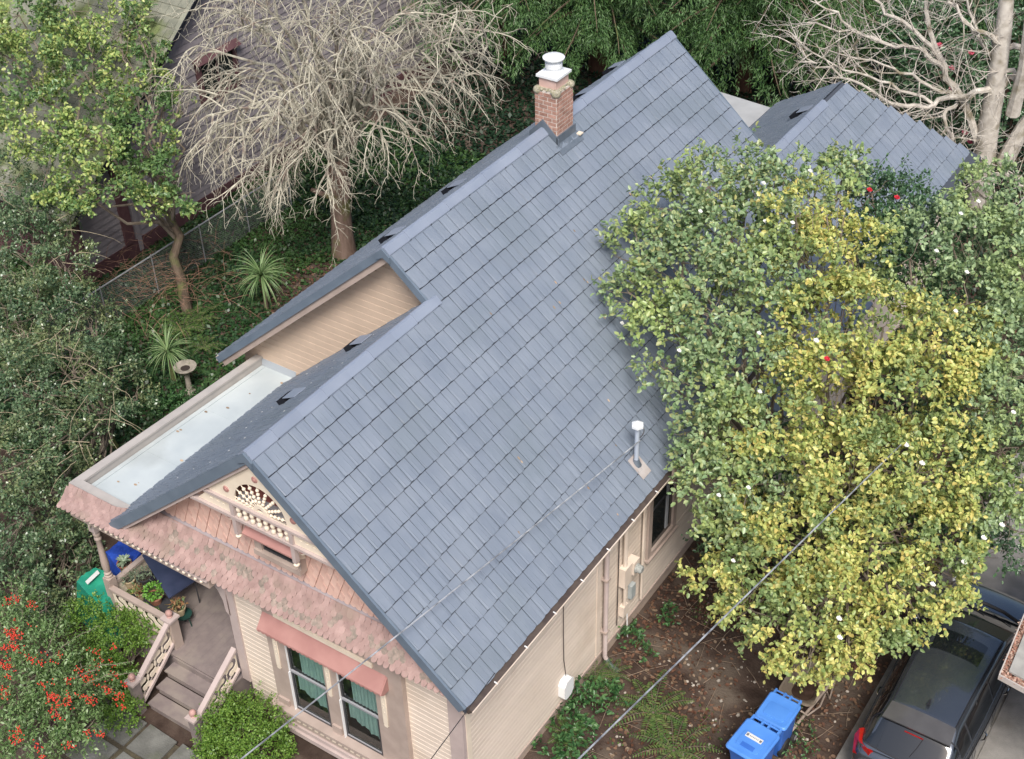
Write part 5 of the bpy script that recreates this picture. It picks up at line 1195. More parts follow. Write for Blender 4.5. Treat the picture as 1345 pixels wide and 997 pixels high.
# tree over the neighbour's corner, top left
lm_tl = leafmat('laurel_leaf', [(0.123, 0.222, 0.068), (0.209, 0.320, 0.099), (0.320, 0.431, 0.123), (0.444, 0.517, 0.172), (0.567, 0.591, 0.209)], patch=[(0.074, 0.148, 0.056), (0.123, 0.222, 0.074), (0.185, 0.296, 0.111)], pscale=.55, ppos=(.46, .58), rough=.35, spec=.5)
Tb = bl([(25, 20, 6.4, .95), (95, 15, 6.4, .95), (158, 45, 6.0, .7), (25, 95, 5.8, 1.0), (110, 95, 5.7, .85), (175, 112, 5.5, .65), (215, 108, 5.3, .4), (50, 165, 5.2, .8), (130, 175, 5.1, .85), (190, 190, 4.9, .75), (60, 235, 4.5, .6), (215, 235, 4.3, .5), (150, 245, 4.4, .7), (105, 250, 4.3, .5), (248, 262, 3.9, .3), (-20, 60, 6, 1.0), (200, 270, 3.7, .4), (205, 70, 5.7, .35), (185, 20, 6.2, .4), (235, 135, 5.2, .3)])
leafy_tree('laurel_tree', 'yellow-green broadleaf tree standing before the mauve-grey house', 'tree', (-12.2, 9.6, 0), (-13.0, 10.4, 3.6), Tb, lm_tl, m_bark, .16, None, 46, 7, .11, ratio=.6, seed=61, inner=.15, tuft=4.0)
# hedge-like shrub on the left
lm_hd = leafmat('osmanthus_leaf', [(0.048, 0.098, 0.048), (0.087, 0.156, 0.073), (0.147, 0.225, 0.117), (0.215, 0.292, 0.156)], patch=[(0.156, 0.225, 0.098), (0.234, 0.292, 0.136), (0.312, 0.342, 0.166)], pscale=.6, ppos=(.5, .6), rough=.28, spec=.6)
Hb = bl([(15, 245, 3.4, .9), (60, 285, 3.2, .8), (20, 330, 3.2, .95), (85, 350, 2.9, .7), (60, 410, 2.8, .9), (120, 430, 2.5, .7), (10, 430, 2.9, .95), (95, 490, 2.4, .8), (150, 490, 2.0, .6), (30, 520, 2.6, .95), (180, 525, 1.6, .4), (120, 550, 2.0, .7), (55, 590, 2.2, .85), (5, 620, 2.3, .9), (85, 625, 1.7, .55), (45, 670, 1.6, .75), (10, 710, 1.6, .75), (75, 690, 1.1, .55), (-30, 480, 2.8, 1), (-30, 330, 3.2, 1), (40, 730, 1.0, .5), (90, 660, 1.1, .6), (70, 720, .7, .55), (110, 690, .5, .5), (20, 760, .8, .6), (100, 740, .35, .4), (120, 630, .9, .5), (75, 775, .4, .5), (40, 775, .8, .5), (95, 800, .3, .35), (75, 745, .5, .5), (60, 800, .5, .4)])
hd = leafy_tree('evergreen_shrub', 'huge dark small-leaved shrub with tan wands, left of the porch roof', 'shrub', (-9.6, 4.4, 0), (-9.6, 4.6, 1.2), Hb, lm_hd, m_bark, .08, None, 90, 8, .074, tuft=6.0, ratio=.6, seed=71, hexa=False, inner=.15, sprig=.16)
mb = MB(); rr = random.Random(6)
for i in range(130):
    px, py = rr.uniform(-20, 190), rr.uniform(240, 640)
    if px > 60 + (py - 240) * .45 if py < 520 else px > 190 - (py - 520): continue
    z = 3.6 - (py - 240) / 300 * 1.1; p = Vector(at(px, py, z=z + .35)); a = rr.uniform(0, 6.28); L = rr.uniform(.4, 1.5); d = Vector((math.cos(a), math.sin(a), .25)); pts_ = [p]
    for k in range(7): d = (d + Vector((rr.gauss(0, .16), rr.gauss(0, .16), -.13))).normalized(); pts_.append(pts_[-1] + d * L / 7)
    mb.tube(pts_, [.009 * (1 - k / 9) for k in range(8)], 4, False)
mb.build('wands', mat('tan_stem', (.30, .25, .16), (.42, .36, .25), 8, .9), hd, kind='stuff')
# brown brambles
mb = MB(); rr = random.Random(9)
c = Vector(at(215, 385, z=.5))
for i in range(260):
    p = c + Vector((rr.gauss(0, 1.1), rr.gauss(0, 1.1), rr.uniform(0, .8))); d = Vector((rr.gauss(0, 1), rr.gauss(0, 1), rr.uniform(-.2, .9))).normalized(); pts_ = [p]
    for k in range(5): d = (d + Vector((rr.gauss(0, .25), rr.gauss(0, .25), -.12))).normalized(); pts_.append(pts_[-1] + d * rr.uniform(.1, .25))
    mb.tube(pts_, [.007 - .001 * k for k in range(6)], 3, False)
t = thing('bramble', 'leafless brown bramble tangle below the laurel trunk', 'bramble', tuple(c - Vector((0, 0, .5)))); mb.build('stems', mat('bramble_stem', (.20, .11, .075), (.28, .17, .12), 8, .9), t, kind='stuff')

# clipped and loose green bushes by the steps
lm_box = leafmat('box_leaf', [(0.066, 0.143, 0.022), (0.110, 0.220, 0.033), (0.176, 0.308, 0.050), (0.242, 0.374, 0.077)], rough=.4)
def E_(x, y, z, rx, ry, rz): return (np.array([x, y, z]), (rx, ry, rz))
def bush(label, blobs, base, seed, dens=330, L=.05):
    t = thing('boxwood_bush', label, 'bush', base, 'boxwood bushes beside the steps'); mb = MB()
    for i, (c, r) in enumerate(blobs):
        for k in range(5): limb(mb, base, c + np.array([.3 * math.cos(k * 1.3), .3 * math.sin(k * 1.3), .1]) * r[0], .015, .006, 4, .2, k + i, 5)
    mb.build('stems', m_twigd, t); sprigs(blobs, dens, 6, L, .6, seed, hexa=False, sprig=.10, low=-.4, shell=(.86, 1.03), inner=.25).build('crown', lm_box, t); return t
bush('rounded bright green boxwood bush right of the steps', [E_(-.95, -.42, .45, .85, .70, .62), E_(-.45, -.55, .30, .5, .55, .5), E_(-1.40, -.6, .32, .42, .5, .45), E_(-.8, -.95, .28, .7, .5, .45)], (-.9, -.5, 0), 81)
bush('bright green boxwood bush below the porch railing', [E_(*at(150, 832, z=.75), .62, .5, .5), E_(*at(195, 822, z=.8), .42, .4, .45), E_(*at(120, 815, z=.7), .5, .5, .45), E_(*at(180, 800, z=.7), .5, .4, .4)], (-4.3, -.3, 0), 83)
bush('lower boxwood bush beside the left newel of the steps', [E_(*at(150, 905, z=.45), .5, .5, .42), E_(*at(120, 880, z=.5), .5, .45, .42), E_(*at(160, 935, z=.3), .4, .35, .3)], (-4.1, -1.1, 0), 85)
# firethorn with red berries
lm_py = leafmat('firethorn_leaf', [(0.070, 0.140, 0.047), (0.129, 0.222, 0.070), (0.199, 0.304, 0.117), (0.281, 0.386, 0.187)], rough=.35)
Pb = bl([(20, 830, 2.2, .45), (60, 860, 2.1, .5), (100, 890, 1.9, .42), (30, 900, 2.0, .55), (80, 940, 1.8, .5), (40, 970, 1.8, .5), (110, 960, 1.6, .35), (10, 950, 2, .5), (20, 790, 2.3, .3), (140, 900, 1.5, .2)], 1.0)
py = leafy_tree('firethorn', 'sprawling firethorn shrub loaded with red berries by the front path', 'shrub', (-4.9, -2.2, 0), (-4.9, -2.3, 1.2), Pb, lm_py, m_twigd, .05, None, 105, 9, .075, ratio=.45, seed=91, hexa=False, sprig=.26, out=1.0)
m_berry = mat('berry_red', (.55, .03, .02), (.66, .06, .03), 9, .35, spec=.5)
rr = random.Random(12); mb = MB()
for i in range(78):
    px, py_ = rr.choice([(rr.uniform(0, 160), rr.uniform(860, 997)), (rr.uniform(0, 60), rr.uniform(780, 880)), (rr.uniform(60, 170), rr.uniform(850, 930))])
    if py_ < 840 and px > 50: continue
    z = 2.15 - max(0, px - 60) * .006; p = Vector(at(px, py_, z=z + .38)); 
    for k in range(rr.randrange(4, 20)): mb.ball(p + Vector((rr.gauss(0, .065), rr.gauss(0, .035), rr.gauss(0, .03))), .014, 5)
mb.build('berries', m_berry, py, kind='stuff')
mb = MB(); lf = Leafy()
for (a, b) in (((30, 860), (30, 770)), ((60, 870), (130, 822)), ((100, 890), (175, 868)), ((60, 860), (90, 800)), ((20, 800), (50, 745)), ((110, 900), (182, 884)), ((40, 830), (8, 752))):
    A, B = Vector(at(*a, z=2.2)), Vector(at(*b, z=2.55)); p = limb(mb, A, B, .012, .004, 6, .15, a[0], 4, .12)
    n = 90; t_ = rng.random(n); P = np.array([tuple(p[int(x_ * 5.99)].lerp(p[int(x_ * 5.99) + 1], x_ * 6 % 1)) for x_ in t_]); V, F = leaves(P, unit(n) + np.array((B - A).normalized()) * .6, unit(n) * .6 + [0, 0, 1], rng.uniform(.04, .07, n), rng.uniform(.018, .028, n)); lf.add(V, F)
mb.build('wands', m_twigd, py); lf.build('wand_leaves', lm_py, py)

# strap-leaved plants
lm_st = leafmat('strap_leaf', [(.11, .19, .07), (.16, .26, .10), (.22, .32, .14), (.28, .36, .17)], rough=.4, trans=.15)
def strap(label, px, py, z, n, R, seed):
    c = Vector(at(px, py, z=z)); rr = random.Random(seed); mb = MB(); t = thing('cabbage_palm', label, 'palm', (c.x, c.y, 0), 'strap-leaved palms in the left garden')
    MB().tube([(c.x, c.y, -.05), (c.x + .02, c.y, z * .5), (c.x, c.y, z)], [.07, .055, .05], 8).build('trunk', m_bark, t, smooth=True)
    for i in range(n):
        a = rr.uniform(0, 6.28); e = rr.uniform(-.2, 1.35); L = R * rr.uniform(.8, 1.25); d = Vector((math.cos(a) * math.cos(e), math.sin(a) * math.cos(e), math.sin(e))); p = c.copy(); pts_ = [p.copy()]; 
        for k in range(8): d = (d + Vector((0, 0, -.19))).normalized(); p = p + d * L / 8; pts_.append(p.copy())
        s = Vector((-math.sin(a), math.cos(a), 0)); b = len(mb.v)
        for k, q in enumerate(pts_): w = .013 * (1 - (k / 8) ** 2) + .002; mb.v += [tuple(q + s * w), tuple(q - Vector((0, 0, .006))), tuple(q - s * w)]
        for k in range(8):
            for h in (0, 1): mb.f.append((b + k * 3 + h, b + k * 3 + h + 1, b + k * 3 + h + 4, b + k * 3 + h + 3))
    me = bpy.data.meshes.new('leaf'); me.from_pydata(mb.v, [], mb.f); me.materials.append(lm_st); link('crown', me, t, True)
strap('larger strap-leaved palm near the eave of the upper roof', 343, 362, 1.1, 120, .85, 1)
strap('smaller strap-leaved palm beside the birdbath', 220, 462, .95, 90, .75, 2)
# ferns
lm_fern = leafmat('fern_leaf', [(.05, .10, .03), (.08, .15, .04), (.12, .19, .05), (.18, .20, .08)], rough=.45)
def fern(label, x, y, z, n, R, seed):
    rr = random.Random(seed); P, D, N_, Ls, Ws = [], [], [], [], []; t = thing('fern', label, 'fern', (x, y, 0), 'sword ferns')
    st = MB()
    for i in range(n):
        a = i * 6.28 / n + rr.uniform(-.3, .3); d = Vector((math.cos(a) * .7, math.sin(a) * .7, .75)); p = Vector((x, y, z)); L = R * rr.uniform(.75, 1.15); pts_ = [p.copy()]
        for k in range(16):
            d = (d + Vector((0, 0, -.085))).normalized(); p = p + d * L / 16; pts_.append(p.copy()); s = Vector((-math.sin(a), math.cos(a), 0)); wl = .11 * R * math.sin(math.pi * (k + 1.6) / 18) + .01
            for sg in (-1, 1): P.append(p); D.append(s * sg + d * .35 + Vector((0, 0, rr.uniform(-.2, .1)))); N_.append((0, 0, 1)); Ls.append(wl * 1.25); Ws.append(.032 * R + .006)
        st.tube(pts_[::4], .004, 3, False)
    n_ = len(P); V, F = leaves(np.array([tuple(v) for v in P]), np.array([tuple(v) for v in D]), np.array(N_, float) + rng.normal(size=(n_, 3)) * .15, np.array(Ls), np.array(Ws), .1)
    Leafy().add(V, F).build('fronds', lm_fern, t); st.build('stems', m_twigd, t)
fs = [(782, 888, 'sword fern against the wall by the drain elbow', 8, .55), (858, 935, 'large sword fern in the middle of the side bed', 12, .95), (885, 985, 'sword fern nearest the bottom edge of the side bed', 12, .9), (745, 965, 'sword fern close to the white utility box', 9, .6), (805, 884, 'small fern beside the drain elbow', 7, .4), (240, 432, 'sword fern below the laurel trunk', 12, .9), (262, 418, 'sword fern right of the laurel trunk', 10, .7), (268, 455, 'small fern above the birdbath', 9, .6)]
for px, py_, lb, n, R in fs: p = at(px, py_, z=.1); fern(lb, p[0], p[1], .05, n, R, px)
# leafy ground plants in the side bed
lm_gp = leafmat('hellebore_leaf', [(.03, .085, .03), (.05, .13, .045), (.08, .18, .06), (.12, .23, .08)], rough=.35)
def plant(label, pts_, r, seed, n=60, L=.1):
    blobs = [(np.array(at(a, b, z=.18)), (r, r, .22)) for a, b in pts_]; t = thing('ground_plant', label, 'plant', tuple(blobs[0][0] - [0, 0, .18]), 'leafy plants in the side yard')
    sprigs(blobs, n, 5, L, .55, seed, sprig=.12, low=-.1, inner=.3).build('foliage', lm_gp, t)
plant('lush dark leafy plants along the foot of the side wall', [(765, 915), (790, 912), (770, 945), (740, 950), (805, 930), (725, 985), (750, 985)], .34, 101)
plant('small green plant at the foot of the electric cables', [(826, 838), (832, 832)], .2, 103, 70, .08)
plant('small green plant on bare soil beyond the meter', [(872, 812), (880, 806)], .16, 104, 60, .08)
plant('small leafy weed out in the side yard soil', [(848, 868), (850, 862)], .16, 105, 60, .08)
plant('weedy patch between the bins and the car', [(1050, 960), (1060, 975), (1045, 985)], .3, 106, 30, .06)
plant('ferny green growth beneath the parapet of the porch roof', [(262, 520), (240, 530), (225, 540), (210, 525)], .4, 107, 70, .07)

# ---------------------------------------------------------------- bare trees
def grow(mb, p, d, L, r, lev, rr, spec):
    n = spec['seg'][lev]; pts_ = [p.copy()]; rs = [r]; st = L / n
    for k in range(n):
        d = (d + Vector((rr.gauss(0, 1), rr.gauss(0, 1), rr.gauss(0, 1))) * spec['wob'][lev] + Vector((0, 0, spec['grav'][lev]))).normalized(); p = p + d * st; pts_.append(p.copy()); rs.append(r * (1 - .8 * (k + 1) / n) + .0015)
    mb.tube(pts_, rs, (6, 5, 4, 3, 3)[min(lev + 1, 4)], False)
    if lev + 1 < len(spec['seg']):
        m = int(spec['kids'][lev] * L)
        for i in range(m):
            t = .15 + .85 * (i + rr.random()) / m; j = min(n - 1, int(t * n)); q = pts_[j].lerp(pts_[j + 1], t * n - j if t * n - j < 1 else 1); dd = (pts_[j + 1] - pts_[j]).normalized(); s = Vector((rr.gauss(0, 1), rr.gauss(0, 1), rr.gauss(0, .7))).normalized(); s = (s - dd * s.dot(dd)).normalized()
            grow(mb, q, (dd * .55 + s * .85).normalized(), spec['len'][lev] * rr.uniform(.4, 1.1), max(.0048, rs[j] * .6), lev + 1, rr, spec)
# lichen-grey weeping tree, left of the chimney
t = thing('bare_tree', 'leafless lichen-grey tree with drooping twigs and a stout split trunk', 'tree', (-10.3, 14.1, 0))
F_ = Vector(at(445, 225, y=14.1)); mb = MB()
mb.tube([(-10.35, 14.1, -.1), (-10.33, 14.1, .8), (-10.28, 14.1, 1.7), tuple(F_ + Vector((0, 0, -.3))), tuple(F_ + Vector((-.1, 0, .5)))], [.38, .31, .28, .30, .19], 12, False)
mb.tube([tuple(F_ + Vector((.1, 0, -.5))), tuple(F_ + Vector((.12, .0, .1))), tuple(F_ + Vector((.3, .3, .9)))], [.15, .15, .09], 8, False)
mb.tube([tuple(F_ + Vector((.0, 0, -.9))), tuple(F_ + Vector((-.5, -.3, -.7))), tuple(F_ + Vector((-.75, -.4, -.6)))], [.12, .08, .06], 8)
mb.build('trunk', mat('bark_reddish', (.17, .115, .09), (.26, .185, .15), 5, .95, .9, 22, .15, stretch=(1, 1, .3), c3=(.16, .17, .06)), t, smooth=True)
rr = random.Random(2); mb = MB(); spec = dict(seg=[7, 6, 4], wob=[.11, .18, .22], grav=[-.13, -.20, -.16], kids=[3.9, 4.8], len=[.85, .30])
tips = [(300, 100, 5.6), (260, 60, 6.6), (340, 40, 7.2), (400, 0, 8.2), (450, 10, 8.2), (500, 0, 8.4), (545, 25, 8), (600, 40, 7.6), (640, 62, 7.2), (610, 100, 6.6), (560, 120, 6.3), (520, 150, 5.6), (320, 160, 5.2), (280, 150, 5.4), (370, 120, 6.2), (420, 110, 6.6), (470, 90, 6.8), (350, 210, 4.4), (400, 200, 4.6), (440, 170, 5.2), (500, 170, 5.2), (420, 60, 7.2), (380, 170, 5.0), (300, 20, 7.6), (570, 60, 7.3), (330, 90, 6.2), (480, 40, 7.6), (260, 120, 5.6), (430, 225, 4.2), (370, 240, 4.0), (535, 90, 6.6), (330, -30, 8.6), (380, -50, 9.2), (440, -40, 9.4), (500, -40, 9.2), (560, -20, 8.8), (290, -10, 8.0), (600, 10, 8.4), (410, 40, 7.8), (350, 10, 8.2), (520, 20, 8.4), (300, 190, 4.6), (270, 180, 4.6), (330, 230, 4.2), (460, 40, 8.2)]
for i, (px, py_, z) in enumerate(tips):
    B = Vector(at(px, py_, z=z)); A = F_ + Vector((0, 0, .3)); M = A.lerp(B, .45) + Vector((0, 0, 1.2)); pts_ = [A.lerp(M, k / 4) if k <= 4 else M.lerp(B, (k - 4) / 5) for k in range(10)]
    pts_ = [p + Vector((rr.gauss(0, .07), rr.gauss(0, .07), rr.gauss(0, .06))) if 0 < k < 9 else p for k, p in enumerate(pts_)]
    mb.tube(pts_, [.075 - .0068 * k for k in range(10)], 6, False)
    for k in range(3, 10):
        for h in range(2 if k > 6 else (1 if k % 2 else 0)):
            d = (pts_[k] - pts_[k - 1]).normalized(); s = Vector((rr.gauss(0, 1), rr.gauss(0, 1), rr.gauss(-.1, .6))).normalized(); grow(mb, pts_[k], (d * .7 + s * .6).normalized(), rr.uniform(.7, 2.0), .026, 0, rr, spec)
mb.build('branches', m_barkl, t)
# pale bare tree at the top right
t = thing('bare_tree', 'pale bare tree with thick twin stems spreading over the rear wing', 'tree', tuple(at(1285, 245, y=25.0) * [1, 1, 0]))
yv = lambda px, py_, y: Vector(at(px, py_, y=y)); mb = MB(); B0 = yv(1288, 250, 25.0)
mb.tube([(B0.x, B0.y, -.2), B0, yv(1296, 180, 25), yv(1308, 110, 25), yv(1318, 40, 25.1), yv(1326, -40, 25.2)], [.42, .35, .30, .26, .22, .17], 12, False)
mb.tube([yv(1318, 215, 25.1), yv(1345, 165, 25.2), yv(1390, 110, 25.4)], [.25, .2, .15], 8, False)
mb.tube([yv(1330, 150, 25.0), yv(1345, 90, 24.8), yv(1352, 20, 24.6)], [.2, .16, .12], 8, False)
mb.build('trunk', m_barkp, t, smooth=True)
rr = random.Random(31); mb = MB(); spec = dict(seg=[7, 5, 4], wob=[.13, .17, .2], grav=[.02, .03, .02], kids=[2.2, 2.6], len=[1.2, .45])
limbs = [([(1335, 100, 25.3), (1310, 112, 25), (1270, 125, 24.4), (1225, 138, 24), (1180, 142, 23.6), (1120, 148, 23.2), (1070, 140, 23)], .11),
         ([(1291, 200, 25), (1262, 130, 24.7), (1232, 72, 24.5), (1212, 0, 24.4), (1205, -30, 24.4)], .13),
         ([(1240, 92, 24.6), (1215, 66, 24.2), (1175, 60, 23.8), (1120, 42, 23.5), (1060, 30, 23.2)], .08),
         ([(1262, 130, 24.7), (1240, 150, 24.2), (1252, 205, 23.8), (1262, 232, 23.6)], .07),
         ([(1232, 72, 24.5), (1190, 30, 24), (1150, 0, 23.8), (1120, -30, 23.7)], .07),
         ([(1300, 215, 25), (1270, 205, 24), (1225, 190, 23.4), (1180, 165, 23.0), (1140, 150, 22.8)], .08),
         ([(1340, 66, 25.3), (1318, 60, 25), (1280, 40, 24.5), (1250, 10, 24.2), (1235, -20, 24)], .09),
         ([(1335, 100, 25.2), (1318, 90, 25), (1290, 60, 25), (1270, 10, 25), (1262, -20, 25)], .08),
         ([(1310, 230, 25), (1300, 235, 24.3), (1275, 225, 23.8), (1240, 215, 23.4)], .06),
         ([(1318, 230, 25), (1335, 235, 24.3), (1350, 260, 24)], .07), ([(1120, 42, 23.5), (1085, 10, 23.2), (1050, -10, 23)], .04), ([(1180, 142, 23.6), (1130, 110, 23.2), (1075, 90, 23), (1045, 60, 22.8)], .05),
         ([(1225, 138, 24), (1170, 110, 23.6), (1110, 90, 23.3), (1060, 65, 23)], .05), ([(1262, 130, 24.7), (1210, 105, 24), (1160, 85, 23.6), (1100, 70, 23.3)], .06)]
for L_, r0 in limbs:
    P_ = [yv(*p) for p in L_]; pts_ = []
    for i in range(len(P_) - 1):
        for k in range(4): pts_.append(P_[i].lerp(P_[i + 1], k / 4) + Vector((rr.gauss(0, .05), rr.gauss(0, .05), rr.gauss(0, .05))))
    pts_.append(P_[-1]); n = len(pts_); mb.tube(pts_, [r0 * (1 - .8 * i / n) for i in range(n)], 7, False)
    for k in range(3, n):
        for h in range(2 if k % 2 else 1):
            d = (pts_[k] - pts_[k - 1]).normalized(); s = Vector((rr.gauss(-.3, .8), rr.gauss(-.2, .8), rr.gauss(0, .9))).normalized(); grow(mb, pts_[k], (d * .5 + s).normalized(), rr.uniform(.5, 1.8), .017, 0, rr, spec)
mb.build('branches', m_barkp, t, smooth=True)
# camellia with red flowers behind that tree
Cb = bl([(1230, 90, 3.0, 1.2), (1290, 60, 3.4, 1.2), (1250, 140, 2.2, 1.0), (1215, 40, 3.8, 1.1), (1320, 130, 2.4, 1.1), (1340, 30, 4, 1.4), (1270, 170, 1.6, .8)], 1.1)
ct_ = leafy_tree('camellia_tree', 'dark camellia with pink-red blossoms behind the pale bare tree', 'tree', tuple(at(1260, 160, z=0)), tuple(at(1260, 110, z=2)), Cb, lm_dark, m_bark, .1, None, 28, 6, .13, seed=111)
for (px, py_, z) in ((1250, 90, 3.9), (1275, 70, 4.2), (1250, 118, 3.2), (1267, 175, 2.4), (1274, 187, 2.2), (1234, 60, 4.3)): blossom(ct_, px, py_, z, m_fp, .10)

# ---------------------------------------------------------------- conifers along the top
lm_con = leafmat('conifer_spray', [(.035, .085, .03), (.055, .125, .038), (.08, .165, .05), (.11, .20, .06)], patch=[(.08, .17, .06), (.13, .24, .09), (.18, .29, .13)], pscale=.5, ppos=(.5, .62), rough=.5, trans=.12)
def conifer(label, base, z0, z1, R, seed, tr=.35, boughs=70, low=.5):
    t = thing('conifer', label, 'tree', base, 'conifers behind the house'); b = Vector(base); rr = random.Random(seed)
    MB().tube([b - Vector((0, 0, .2)), b + Vector((0, 0, z1 * .5)), b + Vector((0, 0, z1))], [tr, tr * .7, tr * .1], 10, False).build('trunk', mat('conifer_bark', (.075, .042, .032), (.12, .07, .05), 4, .95, .9, 18, .1, stretch=(1, 1, .2)), t, smooth=True)
    Ps, Ds, Ns = [], [], []; mb = MB()
    for i in range(boughs):
        h = z0 + (z1 - z0) * (i / boughs) ** 1.15; a = i * 2.399 + rr.uniform(-.3, .3); L = R * (1 - .75 * (h - z0) / (z1 - z0)) * rr.uniform(.75, 1.15); d = Vector((math.cos(a), math.sin(a), .18)); p = b + Vector((0, 0, h)); pts_ = [p.copy()]
        for k in range(10): d = (d + Vector((rr.gauss(0, .05), rr.gauss(0, .05), -.055))).normalized(); p = p + d * L / 10; pts_.append(p.copy())
        mb.tube(pts_, [.05 * (1 - k / 11) + .005 for k in range(11)], 4, False)
        s = Vector((-math.sin(a), math.cos(a), 0))
        for k in range(2, 11):
            for h_ in range(15):
                q = pts_[k] + (pts_[k] - pts_[k - 1]) * rr.uniform(-.5, .5); w = rr.uniform(-1, 1) * .20 * L * (1.15 - k / 11) + rr.gauss(0, .12); q = q + s * w + Vector((0, 0, -.18 * abs(w) - rr.uniform(0, .15))); e = d * .5 + s * (1 if w > 0 else -1) * .5 + Vector((rr.gauss(0, .3), rr.gauss(0, .3), -.75)); Ps.append(q); Ds.append(e.normalized())
    P = np.array([tuple(v) for v in Ps]); D = np.array([tuple(v) for v in Ds]); n = len(P); lf = Leafy()
    for k in range(11):
        tt = k / 11 * .42; B = P + D * tt + rng.normal(size=(n, 3)) * .02; dd = D * .9 + rng.normal(size=(n, 3)) * .5; V, F = leaves(B, dd, rng.normal(size=(n, 3)) * .5 + [0, 0, 1], rng.uniform(.10, .20, n), rng.uniform(.018, .035, n), .1); lf.add(V, F)
    mb.build('branches', m_bark, t); lf.build('crown', lm_con, t)
g0 = lambda px, py_: tuple(at(px, py_, z=0))
conifer('conifer with the thick reddish trunk right behind the roof ridge', (-10.2, 28.4, 0), 2.0, 15, 5.4, 1, .5, 120)
conifer('conifer at the top middle, right of the roof peak', (-5.2, 29.5, 0), 1.8, 14, 5.2, 2, .3, 115)
conifer('conifer behind the bare twigs at the top, left of the reddish trunk', (-13.8, 27.5, 0), 2.4, 15, 5.0, 3, .3, 100)
conifer('thin-trunked conifer above the rear wing ridge', tuple(np.array(g0(1020, 110)) + [0, 0, 0]), 3.0, 13, 4.4, 4, .16, 80)
conifer('conifer in the dark distance behind the pale bare tree', (2.5, 33, 0), 2.0, 14, 4.6, 5, .3, 80)
# ---------------------------------------------------------------- the parked car
m_car = mat('car_paint', (.105, .12, .145), (.112, .128, .152), 3, .22, spec=.6, metal=.75, coat=1.0)
m_carg = mat('car_glass', (.008, .010, .012), None, 3, .04, spec=.9, coat=.5)
m_plas = mat('car_plastic', (.02, .02, .024), None, 3, .5); m_chr = mat('car_chrome', (.6, .6, .62), None, 3, .15, metal=1.0); m_tail = mat('tail_red', (.30, .008, .008), (.38, .012, .01), 8, .12, spec=.8, coat=1.0)
car = thing('parked_car', 'dark grey hatchback SUV parked on the driveway beside the camellias', 'car', (9.80, 7.4, 0.08))
CX = 9.80; G = .08
def station(y, hw, zt, zb=.30, rs=.10, crown=.03):
    # closed ring in x/z, from the sill up over the top
    pts_ = [(-hw * .90, zb), (-hw * .985, zb + .12), (-hw, zb + (zt - zb) * .45), (-hw * .985, zt - .22), (-hw * .955, zt - rs), (-hw * .90, zt - .035), (-hw * .80, zt), (-hw * .4, zt + crown * .8), (0, zt + crown)]
    r = pts_ + [(-p[0], p[1]) for p in pts_[:-1][::-1]]; return [(CX + p[0], y, p[1] + G) for p in r]
body = [station(4.84, .76, .80, .42), station(4.88, .86, .92, .36), station(4.98, .92, 1.0, .30), station(5.3, .955, 1.04), station(6.2, .97, 1.05), station(7.4, .965, 1.04), station(8.4, .96, 1.03), station(8.95, .95, 1.03), station(9.3, .94, 1.00), station(9.7, .92, .95), station(10.05, .86, .86, .32), station(10.22, .76, .74, .36), station(10.30, .62, .62, .40)]
bo2 = loft(body); ob = link('body', bo2.mesh('body', m_car, True), car, True); md = ob.modifiers.new('s', 'SUBSURF'); md.levels = md.render_levels = 2
# cabin: stations along y with a superelliptic arch; u 0..1 from left belt over the roof to the right belt
def cab(y, u, off=0.0):
    # belt and roof half widths and heights along the car
    ys = [4.96, 5.40, 5.75, 6.6, 7.6, 8.15, 8.7, 9.30]; zs = [1.05, 1.44, 1.60, 1.655, 1.645, 1.60, 1.36, 1.03]; tw = [.70, .66, .60, .62, .66, .68, .72, .76]; bw = [.80, .88, .90, .92, .92, .915, .88, .82]
    z = np.interp(y, ys, zs); t = np.interp(y, ys, tw); b = np.interp(y, ys, bw); zb = 1.03
    a = (u - .5) * 2; s = 1 if a > 0 else -1; a = abs(a)
    if a < .62: x = t * a / .62; zz = z - .035 * (a / .62) ** 2
    else:
        k = (a - .62) / .38; x = t + (b - t) * k ** .9; zz = (z - .035) + (zb - z + .035) * k ** 1.15
    return Vector((CX + s * (x + off * (1 if a > .62 else .2)), y, zz + G + off * (1 if a < .75 else .3)))
def patch(name, y0, y1, u0, u1, m, parent, off=.004, ny=14, nu=14, shear=None):
    mb = MB()
    for i in range(ny + 1):
        for j in range(nu + 1):
            u = u0 + (u1 - u0) * j / nu; ya, yb = (y0(u) if callable(y0) else y0), (y1(u) if callable(y1) else y1); mb.v.append(tuple(cab(ya + (yb - ya) * i / ny, u, off)))
    for i in range(ny):
        for j in range(nu): a = i * (nu + 1) + j; mb.f.append((a, a + 1, a + nu + 2, a + nu + 1))
    return link(name, mb.mesh(name, m, True), parent, True)
patch('cabin', 4.96, 9.30, 0, 1, m_car, car, 0, 60, 44)
patch('rear_window', lambda u: 4.98 + .10 * (abs(u - .5) * 2) ** 2, lambda u: 5.50 - .03 * (abs(u - .5) * 2), .11, .89, m_carg, car, .006)
mb = MB(); fr_ = [cab(5.52 - .03 * (abs(u - .5) * 2), u, .009) for u in [.09 + .82 * k / 14 for k in range(15)]] + [cab(4.975 + .10 * (abs(u - .5) * 2) ** 2, u, .009) for u in [.91 - .82 * k / 14 for k in range(15)]]
mb.tube(fr_ + [fr_[0]], .014, 5, False).build('window_seal', m_plas, car)
patch('windshield', lambda u: 8.20 - .12 * (abs(u - .5) * 2) ** 2, lambda u: 9.22 - .16 * (abs(u - .5) * 2) ** 2, .20, .80, m_carg, car, .006)
for (ua, ub) in ((.035, .155), (.845, .965)):
    for (ya, yb) in ((5.55, 5.95), (6.02, 7.05), (7.12, 8.35)): patch('side_window', ya, yb, ua, ub, m_carg, car, .006, 10, 6)
